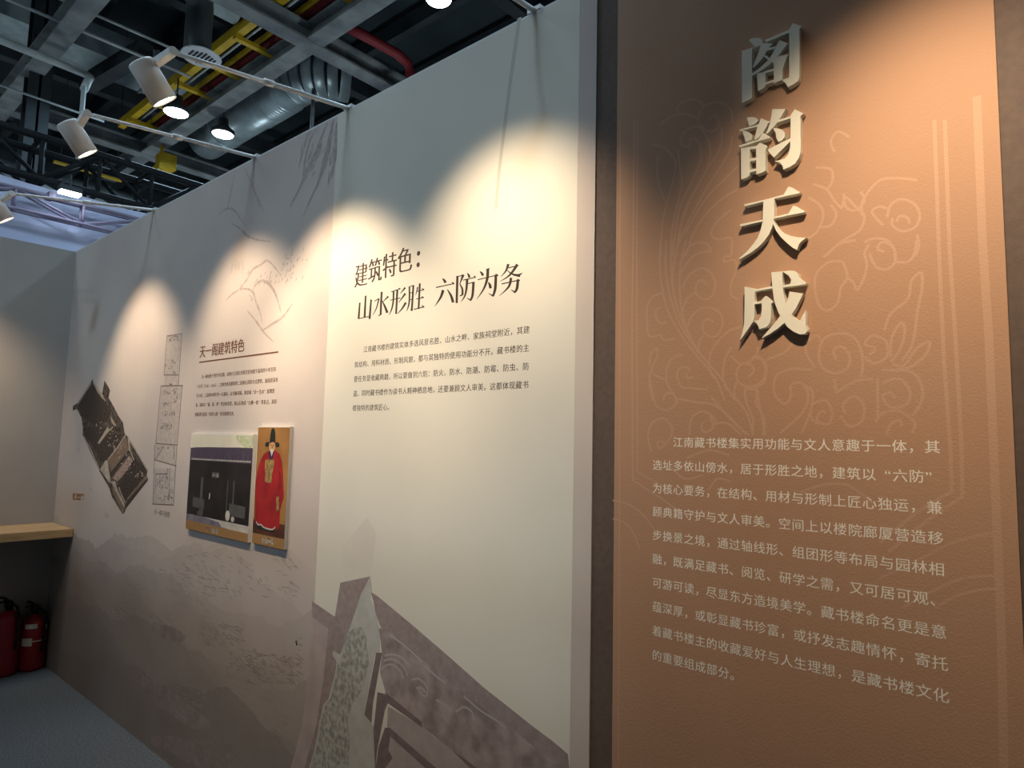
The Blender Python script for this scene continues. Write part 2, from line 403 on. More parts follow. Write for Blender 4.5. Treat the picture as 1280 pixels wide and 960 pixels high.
# layered hills in ever deeper mauve along the foot of the landscape
random.seed(31)
HILLS = [(1.0 - 0.085*k, tuple(c*(0.93**k) for c in (0.475, 0.415, 0.382)), tuple(c*(0.93**k) for c in (0.42, 0.362, 0.338))) for k in range(9)]
for k, (zh, ca, cb) in enumerate(HILLS):
    ph = random.uniform(0, 6); top = []
    for i in range(90):
        x = XL + 0.01 + (3.18)*i/89
        top.append((x, zh + 0.10*math.sin(x*1.7+ph) + 0.05*math.sin(x*4.3+2*ph) + 0.018*math.sin(x*13+ph) + random.uniform(-.012, .012)))
    MB().prism([(XL+0.01, 0.0)] + top + [(-2.189, 0.0)], YW-0.0002-0.00006*k, YW).build('hill_wash', mat('hill_wash_print', ca, 0.85, n_scale=3, col2=cb, bump=0.2, b_scale=380, detail=8), land)
ds = MB()
for pts in ([(864,450),(868,470)],):
    ds.ribbon(crop(O8, S8, pts), .01, YW-0.0015, YW-0.0009)
ds.build('ink_spot', INK, land)
# pole drawn on the pale section
pb = MB().ribbon(smooth_line([W(649.5, 22), W(644, 60), W(637, 110), W(630, 165), W(624, 215), W(620, 262)]), [.016]*8+[.015]*8+[.013]*10, YW-0.0024, YW-0.0014)
tag(pb.build('pole_print', mat('dun_line_print', (0.47, 0.445, 0.385), 0.85)), 'thin slanting dun line printed at the top of the pale section', 'wall picture')

# heading in brush style characters
head = thing('wall_heading', 'large black calligraphic heading printed in two lines on the pale section', 'lettering', (-1.6, YW, 2.1))
HA, SA = (440, 310), 9.6
HB, SB = (540, 320), 10.667
CH_A = {'mountain': [([(165,575),(152,830)],[20,26]), ([(95,655),(80,852)],[18,24]), ([(230,625),(212,852)],[20,26]), ([(80,848),(222,818)],[11,11]), ([(215,615),(244,632)],[5,14]), ([(152,580),(180,572)],[6,6])],
 'water': [([(358,525),(350,660),(345,800)],[24,24,24]), ([(350,790),(318,818)],[24,6]), ([(270,640),(325,605)],[10,11]), ([(325,605),(295,720),(250,808)],[18,13,5]), ([(438,580),(372,645)],[22,6]), ([(362,630),(395,700),(425,778)],[8,24,32])],
 'shape': [([(470,527),(578,490)],[10,12]), ([(458,627),(582,600)],[10,12]), ([(500,520),(495,650),(475,740),(445,806)],[22,20,16,5]), ([(545,505),(530,792)],[24,22]), ([(640,475),(580,548)],[24,6]), ([(642,545),(560,658)],[26,6]), ([(647,655),(600,730),(545,792)],[28,18,5]), ([(560,480),(582,492)],[6,18])],
 'victory': [([(690,462),(690,620),(678,700),(655,760)],[20,20,16,5]), ([(738,445),(718,755)],[22,24]), ([(718,750),(700,735)],[20,6]), ([(692,465),(742,450)],[10,10]), ([(690,545),(730,530)],[9,9]), ([(685,625),(728,612)],[9,9]), ([(790,470),(765,568)],[18,6]), ([(815,425),(800,732)],[24,22]), ([(780,522),(865,500)],[11,12]), ([(772,612),(860,594)],[11,13]), ([(742,737),(868,706)],[12,14]), ([(835,482),(866,503)],[5,20]), ([(832,578),(862,598)],[5,18]), ([(835,685),(868,712)],[6,20])]}
CH_B = {'six': [([(140,300),(165,325),(182,358)],[10,32,34]), ([(55,420),(292,368)],[13,13]), ([(262,345),(294,374)],[6,30]), ([(150,455),(122,540),(80,610),(35,672)],[40,30,18,4]), ([(205,445),(255,530),(283,620)],[10,32,36])],
 'guard': [([(340,265),(330,628)],[30,30]), ([(345,275),(425,252)],[12,14]), ([(418,250),(372,372)],[38,10]), ([(370,370),(405,440),(408,520)],[12,26,28]), ([(408,515),(370,535)],[26,10]), ([(470,228),(490,255),(500,288)],[8,28,30]), ([(415,322),(580,284)],[13,13]), ([(556,262),(582,288)],[6,28]), ([(470,310),(460,440),(435,540),(385,614)],[34,28,20,5]), ([(470,372),(568,348)],[13,13]), ([(555,345),(542,520),(515,592)],[34,32,24]), ([(520,592),(465,558)],[24,5])],
 'act': [([(640,205),(665,230),(682,262)],[10,30,34]), ([(745,170),(738,300),(690,440),(598,578)],[40,36,24,5]), ([(725,175),(770,165)],[6,10]), ([(612,317),(862,256)],[13,13]), ([(852,250),(845,430),(815,535)],[36,36,28]), ([(822,535),(752,498)],[26,4]), ([(750,350),(772,385),(782,432)],[10,34,36]), ([(848,234),(884,266)],[8,22])],
 'duty': [([(1020,108),(985,200),(918,278)],[36,22,5]), ([(1020,158),(1152,128)],[14,14]), ([(1140,112),(1060,230),(985,295),(903,340)],[38,28,16,5]), ([(1000,190),(1080,245),(1178,262)],[8,24,42]), ([(1150,262),(1210,224)],[40,3]), ([(928,374),(1160,322)],[15,15]), ([(1055,290),(1035,390),(980,460),(898,532)],[36,30,18,5]), ([(1148,315),(1135,430),(1105,485)],[36,36,26]), ([(1112,488),(1052,448)],[26,4]), ([(1140,305),(1172,330)],[8,20])]}
def scaled_ribbon(mb, o, s, pts, ws, y0, y1):
    # quad strip with the widths measured in the picture of the letter, laid on the wall
    sp = smooth_line([(*p, w) for p, w in zip(pts, ws)], 4)
    n = len(sp); L, R2 = [], []
    for i, p in enumerate(sp):
        a, b = sp[max(i-1, 0)], sp[min(i+1, n-1)]
        dx, dy = b[0]-a[0], b[1]-a[1]; l = math.hypot(dx, dy) or 1e-9
        L.append(W(o[0]+(p[0]-dy/l*p[2]/2)/s, o[1]+(p[1]+dx/l*p[2]/2)/s)); R2.append(W(o[0]+(p[0]+dy/l*p[2]/2)/s, o[1]+(p[1]-dx/l*p[2]/2)/s))
    y0 = thin(y0, y0)[0]
    mb.add([(x, y0, z) for x, z in L] + [(x, y0, z) for x, z in R2], [(i, n+i, n+i+1, i+1) for i in range(n-1)])
yk = 0
for d_, o_, s_ in ((CH_A, HA, SA), (CH_B, HB, SB)):
    for strokes in d_.values():
        hm = MB()
        for pts, ws_ in strokes:
            yk += 1; scaled_ribbon(hm, o_, s_, pts, ws_, YW-0.0022-0.00001*yk, YW)
        hm.build('printed_character', INK, head)
for i, ch in enumerate('建筑特色'):
    h1 = MB()
    for q in range(5):
        put(h1, ch, -2.030 + i*0.0825 + q*0.0013, 2.138 + i*0.0055, 0.082, 0.098, YW-0.0022-0.0001*q, -0.008)
    h1.build('printed_character', DINK, head)
h1 = MB()
for zz in (2.190, 2.150):
    h1.lathe((-1.668, YW-0.0003, zz+0.012), (0, -1, 0), [(0, .0085), (.0001, .0085)], 14)
h1.build('printed_colon', DINK, head)

paragraph('wall_text', 'five line black paragraph printed below the calligraphic heading', text_rows(['　　江南藏书楼的建筑实体多选风景名胜、山水之畔、家族祠堂附近，其建', '筑结构、用料材质、形制风貌，都与其独特的使用功能分不开。藏书楼的主', '要任务是收藏典籍，所以要做到六防：防火、防水、防潮、防霉、防虫、防', '盗。同时藏书楼作为读书人精神栖息地，还要兼顾文人审美。这都体现藏书', '楼独特的建筑匠心。'],
                 -1.992, 1.891, 0.02525, 0.0534, 0.0245, YW-0.002, 0.022), INK, (-1.6, YW, 1.78))

sub = thing('section_heading', 'bold brown heading with a thin rule above the small paragraph', 'lettering', (-2.9, YW, 1.93))
for i, ch in enumerate('天一阁建筑特色'):
    sm = MB()
    for q in range(3):
        put(sm, ch, -3.292 + i*0.0645 + q*0.0016, 1.955, 0.064, 0.066, YW-0.002-0.0001*q, 0.006)
    sm.build('printed_character', SEPIA, sub)
MB().ribbon([W(249, 453), W(348, 440)], 0.007, YW-0.002, YW-0.0005).build('rule', SEPIA, sub)
paragraph('wall_text', 'small five line brown paragraph above the two mounted pictures', text_rows(['　　天一阁始建于明代中后期，由明代兵部右侍郎范钦创建于嘉靖四十年至四', '十五年（1561-1566），主体为坐北朝南的二层硬山顶砖木式建筑，面阔进深各', '为六间，二层楼中间作为一大通间，以书橱间隔，寓意着“天一生水”皆寓意', '象，园林以“福、禄、寿”作总体造型，用山石堆成“九狮一象”等景点，其形', '制被清代皇家“四库七阁”奉为修建范本。'],
               -3.287, 1.853, 0.0218, 0.0462, 0.0212, YW-0.002, 0.03), SEPIA, (-2.9, YW, 1.76))

# ---- cut-out aerial picture of the building
bd = thing('building_picture', 'dark tilted aerial cut-out picture of a tiled courtyard building on the wall', 'wall picture', (-4.5, YW, 1.5))
TILE  = mat('dark_roof_tile_print', (0.075, 0.055, 0.045), 0.8, n_scale=60, col2=(0.018, 0.012, 0.010), stretch=(1, 1, 2.2), detail=6)
TILE2 = mat('worn_roof_tile_print', (0.12, 0.095, 0.078), 0.8, n_scale=45, col2=(0.022, 0.016, 0.013), detail=8)
WALLP = mat('courtyard_wall_print', (0.22, 0.155, 0.11), 0.8, n_scale=30, n_amp=0.3)
LIGHTP= mat('pale_plaster_print', (0.46, 0.38, 0.31), 0.8, n_scale=25, n_amp=0.35)
YARD  = mat('pink_yard_print', (0.45, 0.31, 0.26), 0.8, n_scale=60, n_amp=0.6)
def bp(name, m, pts, k):
    return MB().prism([W(*p) for p in pts], YW-0.0016-0.0004*k, YW-0.0013-0.0004*k).build(name, m, bd)
c4 = lambda *q: [(80+x/8, 400+y/8) for x, y in q]
c5 = lambda *q: [(80+x/6.857, 520+y/6.857) for x, y in q]
bp('grounds', TILE2, c4((285,590),(300,640),(345,715),(412,812),(440,770),(460,800),(500,870),(545,960)) + c5((505,55),(520,150),(545,175),(630,320),(718,465),(710,505),(718,550),(640,650),(535,785),(520,825),(503,842),(410,690),(390,620),(300,465),(160,165),(162,100),(150,10)) + c4((165,960),(130,890),(88,905),(90,860),(135,830),(200,730),(270,620)), 0)
bp('roof', TILE, c4((285,600),(330,690),(400,790),(440,860),(470,930),(430,1010),(330,1060),(250,1010),(175,960),(140,840),(205,730),(272,625)), 1)
bp('roof', TILE2, c4((405,605),(440,660),(462,705),(445,780),(415,808),(382,735),(390,690)), 1)
bp('roof', TILE, c5((170,110),(240,90),(380,100),(440,150),(500,165),(372,370),(330,400),(290,330),(230,230),(180,170)), 2)
bp('plaster', LIGHTP, c5((372,95),(395,120),(300,240),(288,232)), 3)
bp('plaster', LIGHTP, c5((400,0),(420,30),(450,85),(430,85),(405,50)), 3)
bp('plaster', LIGHTP, c5((352,385),(375,375),(402,575),(380,560),(310,460)), 3)
bp('courtyard_wall', WALLP, c5((378,375),(530,162),(556,290),(402,480)), 3)
bp('courtyard_wall', TILE, c5((392,495),(556,290),(562,315),(400,525)), 4)
bp('yard', YARD, c5((415,530),(560,340),(600,400),(560,430),(500,520),(455,560)), 4)
bp('roof', TILE, c5((465,600),(560,430),(610,360),(705,460),(690,510),(545,700),(525,745)), 4)
bp('plaster', LIGHTP, c5((545,180),(556,200),(566,300),(556,300)), 5)
bp('plaster', LIGHTP, c5((402,560),(440,560),(455,620),(522,760),(518,790),(440,640)), 5)
bp('plaster', WALLP, c5((545,700),(705,508),(716,545),(540,742)), 5)
bp('eave', TILE, c5((545,722),(718,528),(720,552),(535,788)), 6)
bp('plaster', WALLP, c5((405,615),(430,625),(520,800),(502,838)), 5)
for pts in (((290,620),(350,710),(415,808)), ((300,640),(340,720),(395,790)), ((140,840),(200,745),(275,630))):
    MB().ribbon([W(*p) for p in c4(*pts)], .010, YW-0.0046, YW-0.0042).build('ridge_line', LIGHTP, bd)
for pts in (((545,178),(620,300),(715,462)), ((560,210),(570,300),(600,380)), ((165,170),(230,290),(305,462)), ((300,235),(380,130),(420,95)), ((378,372),(460,268),(530,160)), ((470,610),(500,690),(530,745))):
    MB().ribbon([W(*p) for p in c5(*pts)], .010, YW-0.0046, YW-0.0042).build('ridge_line', LIGHTP, bd)
sp2 = MB(); random.seed(5)
for _ in range(70):
    t, u = random.random(), random.random()
    x, y = 250 + t*330 + u*100, 80 + t*470 + u*-40
    q = c5((x, y), (x+random.uniform(3, 16), y-random.uniform(2, 14)))
    sp2.ribbon([W(*p) for p in q], .006, YW-0.0045, YW-0.0041)
sp2.build('ridge_fleck', LIGHTP, bd)
# leader lines and tiny captions beside it
ld = thing('caption_marks', 'tiny captions with thin leader lines beside the aerial building picture', 'lettering', (-5.0, YW, 1.3))
for a, b in (((98.5,530),(98.5,560)), ((113,585),(113,609)), ((130,615),(130,638)), ((136,682),(128,730))):
    MB().ribbon([W(*a), W(*b)], .003, YW-0.0018, YW-0.001).build('leader_line', BRUSH, ld)
tm = MB()
for (px, py), s_ in (((95.5,565),'后院'), ((111,614),'书楼'), ((131,646),'前院')):
    x, z = W(px, py)
    for i, ch in enumerate(s_): put(tm, ch, x + i*0.03, z, 0.034, 0.03, YW-0.0018, 0.004)
tm.build('caption_text', BRUSH, ld)
lb = thing('caption_plate', 'small brown caption plate printed left of the aerial building picture', 'label', (-4.93, YW, 1.147))
MB().prism([W(91, 616.5), W(105, 617.5), W(104.5, 625.5), W(91, 625)], YW-0.0018, YW-0.0004).build('plate', mat('brown_plate_print', (0.27, 0.13, 0.07), 0.8), lb)
tm = MB(); x, z = W(92.5, 624)
for i, ch in enumerate('天一阁'): put(tm, ch, x + i*0.062, z+0.004, 0.06, 0.036, YW-0.0022, 0.002)
tm.build('plate_text', CREAM, lb)

# ---- line drawing of the plan
pl = thing('floor_plan_print', 'tall narrow grey floor plan line drawing between aerial picture and mounted photograph', 'wall picture', (-3.6, YW, 1.65))
O5, S5 = (180, 410), 4.0
def q5(*p): return [W(O5[0]+x/S5, O5[1]+y/S5) for x, y in p]
PTINT = mat('plan_tint_print', (0.36, 0.315, 0.295), 0.85, n_scale=40, col2=(0.44, 0.385, 0.36))
PLINE = mat('plan_line_print', (0.16, 0.13, 0.12), 0.85)
tint = MB()
for poly in ([(115,40),(190,28),(172,290),(100,290)], [(85,292),(192,288),(168,580),(58,578)], [(52,585),(165,585),(158,690),(48,660)], [(48,700),(158,705),(145,882),(42,880)]):
    tint.prism(q5(*poly), YW-0.0012, YW-0.0004)
tint.build('tint', PTINT, pl)
ln = MB()
def pline(*p, w=.006): ln.ribbon(q5(*p), w, YW-0.0018, YW-0.0012)
for poly in ([(115,40),(190,28),(172,290)], [(115,40),(100,235)], [(100,235),(172,235)], [(85,290),(195,288)], [(85,290),(58,580)], [(192,290),(166,580)], [(58,578),(168,585)], [(55,585),(45,880)], [(165,585),(148,885)], [(42,880),(148,885)], [(50,658),(162,690)],
             [(150,590),(150,660)], [(100,590),(60,655)], [(60,730),(120,730)], [(120,700),(110,740)], [(60,730),(55,830)], [(130,700),(125,860)]):
    pline(*poly)
random.seed(21)
for cx, cy, sx, sy, n in ((150,50,25,14,26), (125,190,20,12,10), (150,165,12,10,8), (153,222,6,5,6), (125,282,16,6,10), (122,320,22,8,14), (160,330,10,40,22), (120,378,24,7,16), (125,425,30,10,22), (110,490,30,16,34), (95,600,35,6,10), (95,770,30,30,46), (130,830,12,25,16), (100,850,30,10,12)):
    for _ in range(n):
        x, y = cx + random.uniform(-sx, sx), cy + random.uniform(-sy, sy)
        d = random.choice(((5,0),(0,8),(4,4),(-4,5)))
        pline((x, y), (x+d[0], y+d[1]), w=.005)
ln.build('plan_line', PLINE, pl)
tm = MB(); x, z = q5((50, 925))[0]
for i, ch in enumerate('天一阁平面图'): put(tm, ch, x + i*0.033, z-0.004, 0.033, 0.03, YW-0.0018, 0.004)
tm.build('plan_caption', PLINE, pl)

# ---- mounted photograph of the building
def board(name, label, x0, x1, z0, z1):
    t = thing(name, label, 'picture', ((x0+x1)/2, D, z0))
    MB().box(x0, x1, D-0.015, D-0.0005, z0, z1).build('mount_board', EDGE, t)
    return t
YF = D - 0.015
def fl(t, name, m, poly, k):
    return MB().prism(poly, YF-0.0006-0.0004*k, YF-0.0003-0.0004*k).build(name, m, t)
x0, x1, z0, z1 = -3.286, -2.684, 1.113, 1.575
pa = board('mounted_photograph', 'mounted photograph of a dark tiled hall front with pale sky, left of the portrait', x0, x1, z0, z1)
def A(u, v): return (x0 + (x1-x0)*u, z1 - (z1-z0)*v)    # u right, v down
SKYP = mat('photo_sky', (0.66, 0.61, 0.50), 0.6, n_scale=8, n_amp=0.1)
ROOFP= mat('photo_roof', (0.045, 0.032, 0.055), 0.6, n_scale=30, col2=(0.085, 0.065, 0.10), stretch=(3, 1, 0.6))
DARKP= mat('photo_dark_hall', (0.012, 0.009, 0.009), 0.6, n_scale=10, col2=(0.022, 0.017, 0.017))
GREYP= mat('photo_grey_stone', (0.085, 0.085, 0.085), 0.6, n_scale=20, n_amp=0.3)
PAVE = mat('photo_paving', (0.20, 0.18, 0.21), 0.6, n_scale=14, col2=(0.10, 0.09, 0.13))
STONE= mat('photo_white_stone', (0.50, 0.47, 0.42), 0.6, n_scale=20, n_amp=0.2)
CAPB = mat('caption_band', (0.28, 0.155, 0.062), 0.6)
LEAFG= mat('photo_leaves', (0.35, 0.40, 0.20), 0.6, n_scale=60, col2=(0.58, 0.58, 0.46), detail=6)
fl(pa, 'sky', SKYP, [A(0.012,0.012), A(1.0,0.012), A(1.0,0.2), A(0.012,0.2)], 0)
fl(pa, 'leaves', LEAFG, [A(0.74,0.012), A(1.0,0.012), A(1.0,0.14), A(0.93,0.13), A(0.9,0.15), A(0.86,0.11), A(0.8,0.1), A(0.76,0.06)], 1)
fl(pa, 'tiled_roof', ROOFP, [A(0.0,0.155), A(0.10,0.148), A(0.3,0.14), A(0.6,0.135), A(0.8,0.13), A(1.0,0.13), A(1.0,0.28), A(0.0,0.28)], 2)
fl(pa, 'hall_front', DARKP, [A(0.0,0.265), A(1.0,0.25), A(1.0,0.85), A(0.0,0.85)], 1)
rd = MB()
for i in range(60):
    u = 0.03 + i/60*0.955
    rd.prism([A(u, 0.264+0.004*math.sin(i*2.1)-0.012*u), A(u+0.011, 0.262-0.012*u), A(u+0.011, 0.276-0.012*u), A(u, 0.279-0.012*u)], YF-0.0022, YF-0.0018)
rd.build('eave_tile', STONE, pa)
fl(pa, 'plaque', GREYP, [A(0.40,0.385), A(0.51,0.385), A(0.51,0.44), A(0.40,0.44)], 3)
pt = MB()
for i, ch in enumerate('天一阁'): put(pt, ch, A(0.405,0)[0]+i*0.021, A(0,0.432)[1], 0.021, 0.019, YF-0.0024, 0.0)
pt.build('plaque_text', STONE, pa)
for u0, v0, u1, v1 in ((0.10,0.66,0.30,0.76), (0.70,0.67,0.94,0.78)):
    fl(pa, 'side_panel', GREYP, [A(u0,v0), A(u1,v0+0.01), A(u1,v1+0.01), A(u0,v1)], 3)
for u, ww in ((0.235,0.03), (0.255,0.012), (0.755,0.022), (0.66,0.012)):
    fl(pa, 'column', GREYP, [A(u-ww/2,0.45), A(u+ww/2,0.45), A(u+ww/2,0.84), A(u-ww/2,0.84)], 4)
def oval(u, v, ru, rv): return [A(u+ru*math.cos(a*math.pi/8), v+rv*math.sin(a*math.pi/8)) for a in range(16)]
for u, v, ru, rv in ((0.685,0.79,0.035,0.05), (0.765,0.815,0.026,0.026), (0.26,0.80,0.028,0.04), (0.205,0.815,0.018,0.02)):
    fl(pa, 'stone_drum', STONE if u > 0.5 else GREYP, oval(u, v, ru, rv), 5)
fl(pa, 'paving', PAVE, [A(0.0,0.842), A(1.0,0.848), A(1.0,0.925), A(0.0,0.915)], 2)
fl(pa, 'paving', STONE, [A(0.3,0.846), A(1.0,0.852), A(1.0,0.875), A(0.55,0.868)], 3)
fl(pa, 'paving', STONE, [A(0.56,0.868), A(1.0,0.872), A(1.0,0.925), A(0.6,0.91)], 3)
fl(pa, 'gateway_hint', STONE, [A(0.375,0.60), A(0.39,0.60), A(0.385,0.66), A(0.37,0.66)], 3)
fl(pa, 'caption_band', CAPB, [A(0.0,0.908), A(1.0,0.918), A(1.0,1.0), A(0.0,1.0)], 4)
pt = MB()
for i, ch in enumerate('天一阁旧影'):
    for q in range(2): put(pt, ch, A(0.36,0)[0]+i*0.0235+q*0.001, A(0,0.98)[1], 0.024, 0.024, YF-0.0027, 0.004)
pt.build('caption_text', CREAM, pa)

# ---- mounted portrait
x0, x1, z0, z1 = -2.652, -2.396, 1.118, 1.609
pb = board('mounted_portrait', 'narrow mounted portrait of a bearded official in a red robe and tall black hat', x0, x1, z0, z1)
SILK = mat('portrait_silk', (0.33, 0.165, 0.05), 0.6, n_scale=8, col2=(0.22, 0.10, 0.032))
ROBE = mat('portrait_robe', (0.33, 0.016, 0.018), 0.6, n_scale=12, col2=(0.22, 0.010, 0.014))
FACE = mat('portrait_face', (0.50, 0.27, 0.12), 0.6)
HAT  = mat('portrait_hat', (0.016, 0.018, 0.016), 0.6)
GOLD = mat('portrait_gold', (0.36, 0.24, 0.07), 0.6, n_scale=60, col2=(0.14, 0.09, 0.05))
BACKD= mat('portrait_dark_floor', (0.085, 0.03, 0.018), 0.6, n_scale=12, n_amp=0.4)
fl(pb, 'silk_ground', SILK, [A(0.015,0.008), A(1.0,0.008), A(1.0,0.92), A(0.015,0.92)], 0)
fl(pb, 'floor_ground', BACKD, [A(0.015,0.80), A(1.0,0.80), A(1.0,0.92), A(0.015,0.92)], 1)
fl(pb, 'robe', ROBE, [A(0.36,0.215), A(0.48,0.20), A(0.62,0.205), A(0.74,0.235), A(0.82,0.30), A(0.87,0.40), A(0.90,0.50), A(0.93,0.58), A(0.88,0.63), A(0.83,0.70), A(0.84,0.82), A(0.80,0.845), A(0.62,0.855), A(0.45,0.85), A(0.2,0.835), A(0.08,0.82), A(0.06,0.68), A(0.03,0.56), A(0.03,0.47), A(0.08,0.37), A(0.16,0.285), A(0.25,0.235)], 2)
fl(pb, 'sleeve_fold', mat('portrait_robe_shade', (0.20, 0.010, 0.012), 0.6), [A(0.74,0.36), A(0.80,0.40), A(0.84,0.50), A(0.78,0.545), A(0.72,0.52), A(0.75,0.46)], 3)
fl(pb, 'collar', mat('portrait_collar', (0.03, 0.022, 0.06), 0.6), [A(0.40,0.21), A(0.56,0.21), A(0.54,0.27), A(0.46,0.285), A(0.40,0.26)], 3)
fl(pb, 'rank_badge', GOLD, [A(0.30,0.285), A(0.58,0.28), A(0.57,0.35), A(0.53,0.40), A(0.53,0.475), A(0.32,0.475), A(0.33,0.40), A(0.30,0.35)], 4)
fl(pb, 'belt_tassel', GOLD, [A(0.70,0.585), A(0.78,0.58), A(0.80,0.69), A(0.72,0.70)], 4)
fl(pb, 'face', FACE, [A(0.49+0.10*math.cos(a*math.pi/10), 0.168+0.045*math.sin(a*math.pi/10)) for a in range(20)], 4)
fl(pb, 'hat', HAT, [A(0.40,0.145), A(0.42,0.06), A(0.44,0.025), A(0.49,0.012), A(0.54,0.025), A(0.57,0.06), A(0.585,0.142), A(0.50,0.132)], 5)
for s_ in (-1, 1):
    fl(pb, 'hat_wing', HAT, [A(0.49+s_*0.08,0.140), A(0.49+s_*0.16,0.132), A(0.49+s_*0.22,0.145), A(0.49+s_*0.22,0.17), A(0.49+s_*0.14,0.178), A(0.49+s_*0.09,0.165)], 3)
fl(pb, 'beard', mat('portrait_beard', (0.55, 0.50, 0.42), 0.6), [A(0.42,0.195), A(0.56,0.195), A(0.52,0.225), A(0.49,0.255), A(0.46,0.225)], 5)
fm = MB()
for u in (0.445, 0.535):
    fm.prism([A(u-0.025,0.158), A(u+0.025,0.158), A(u+0.025,0.163), A(u-0.025,0.163)], YF-0.003, YF-0.0026)
fm.prism([A(0.485,0.165), A(0.50,0.165), A(0.505,0.182), A(0.48,0.182)], YF-0.003, YF-0.0026)
fm.build('facial_features', HAT, pb)
fl(pb, 'shoe', HAT, [A(0.12,0.845), A(0.42,0.85), A(0.70,0.855), A(0.68,0.885), A(0.2,0.875)], 3)
wv = MB()
wv.ribbon(smooth_line([A(0.12,0.815), A(0.18,0.838), A(0.28,0.835), A(0.36,0.852), A(0.5,0.858), A(0.64,0.855), A(0.72,0.83)]), 0.006, YF-0.0030, YF-0.0026)
wv.build('robe_hem', STONE, pb)
fl(pb, 'caption_band', CAPB, [A(0.015,0.915), A(1.0,0.915), A(1.0,1.0), A(0.015,1.0)], 3)
pt = MB()
for i, ch in enumerate('范钦画像'):
    for q in range(2): put(pt, ch, A(0.32,0)[0]+i*0.0245+q*0.001, A(0,0.978)[1], 0.025, 0.026, YF-0.0026, 0.004)
pt.build('caption_text', CREAM, pb)

# ================================================================== BROWN TITLE PANEL
XB0, XB1 = -0.8855, -0.0715
title = thing('title_panel', 'tall warm brown printed title panel with tan lotus scrolls and raised characters', 'panel', ((XB0+XB1)/2, D, 0))
MB().box(XB0, XB1, D-0.0001, D+0.0035, 0.0, TOP).build('printed_face', BROWN, title)
YB = D - 0.0001
lo = MB(); kk = [0]
def lotus(o, s, *lines, w=.0052):
    for pts in lines:
        kk[0] += 1
        yy = YB - 0.0004 - 0.000004*kk[0]
        lo.ribbon(smooth_line(crop(o, s, pts), 4), w, yy, YB-0.0001)
a_ = (760, 120); b_ = (760, 300); c_ = (940, 120); d_ = (940, 300); e_ = (760, 440); f_ = (1000, 540)
lotus(a_, 4.8, [(300,350),(295,470),(325,590),(355,650)], [(260,295),(320,300),(370,340),(405,400),(395,490),(370,580),(350,660),(325,780),(315,960)], [(420,320),(430,420),(445,520),(430,600),(400,720),(380,850),(380,960)],
      [(490,300),(500,255),(540,270),(560,340),(545,420),(500,520),(450,620),(420,720),(400,850),(390,960)], [(490,310),(440,290),(440,250),(480,200),(540,185),(590,240),(615,330),(600,420),(550,520),(490,620),(450,720),(420,860),(410,960)],
      [(540,150),(550,100),(600,50),(680,40),(740,90),(745,160)], [(610,140),(640,115),(665,150),(650,200),(600,210),(550,170)], [(680,190),(685,260),(660,340),(600,430),(540,540),(480,660),(440,780),(425,900)],
      [(745,240),(730,330),(680,420),(600,540),(520,680),(460,800),(430,880)], [(780,420),(700,500),(600,600),(520,720),(460,830)], [(780,560),(680,620),(580,720),(510,830),(470,960)],
      [(740,680),(650,760),(620,830),(660,860),(740,855),(740,960)], [(310,180),(370,130),(450,105),(530,130)], [(410,90),(440,40),(520,20),(580,60)])
lotus(b_, 4.8, [(315,0),(310,120),(320,250),(350,400),(420,540),(520,680),(640,820),(700,960)], [(350,0),(345,120),(355,250),(390,400),(450,540),(560,690),(680,830),(760,960)], [(385,0),(380,120),(385,260),(410,400)],
      [(420,20),(395,150),(390,280),(420,420),(480,560),(560,690)], [(470,0),(440,120),(430,260),(440,400),(470,520),(540,680)], [(620,70),(600,30),(550,15),(490,40),(450,110)], [(620,70),(540,80),(480,130),(440,200)],
      [(445,290),(490,210),(560,170),(620,200),(645,270),(620,340),(570,355),(530,320),(530,270),(560,240),(595,265)], [(450,430),(470,360),(530,310)],
      [(480,520),(500,460),(560,410),(630,410),(680,450),(685,520),(650,575),(600,575),(570,540),(575,490),(610,475),(630,495)], [(540,670),(550,610),(575,570)],
      [(325,320),(270,340),(235,400),(235,480),(240,560),(270,580),(310,570),(340,600),(400,590)], [(355,490),(320,500),(290,470),(290,420),(320,405)], [(450,690),(400,700),(360,750),(350,830),(370,890),(420,960)],
      [(490,790),(480,765),(430,770),(415,820),(440,880),(500,890),(600,900)], [(510,820),(480,830),(470,800)], [(250,760),(255,690),(290,650),(295,700),(260,780),(300,820),(350,840)], [(250,790),(250,880),(270,960)],
      [(800,520),(720,550),(650,620),(610,700),(615,790),(640,830)], [(740,640),(700,720),(690,820),(710,900)], [(740,700),(790,740),(850,730),(890,690),(900,640)],
      [(840,820),(875,790),(860,750),(800,745),(770,800),(790,860),(860,880),(930,840),(945,760),(900,690)], [(740,20),(740,90),(700,100),(700,130),(760,120),(770,180),(740,260),(740,330),(780,355)])
lotus(c_, 4.267, [(720,650),(740,580),(800,550),(870,580),(895,640),(870,700),(800,720),(750,690),(750,650)], [(770,670),(790,640),(830,650),(840,680)], [(480,600),(500,540),(560,600),(600,640),(580,710),(540,740)],
      [(490,520),(500,590),(550,610),(600,560),(580,510)], [(420,580),(450,630),(420,690),(360,700)], [(300,540),(360,580),(380,640),(350,720),(300,760)], [(600,780),(650,760),(720,770),(760,820),(760,850)],
      [(540,740),(460,790),(400,850)], [(440,300),(420,240),(460,190),(520,220)], [(590,640),(590,560),(680,450),(800,440),(880,450)], [(880,740),(890,800),(870,853)], [(700,690),(640,620),(680,590),(720,600)], [(340,380),(420,390),(430,450),(400,500)],
      [(480,600),(440,560),(400,500),(330,470)])
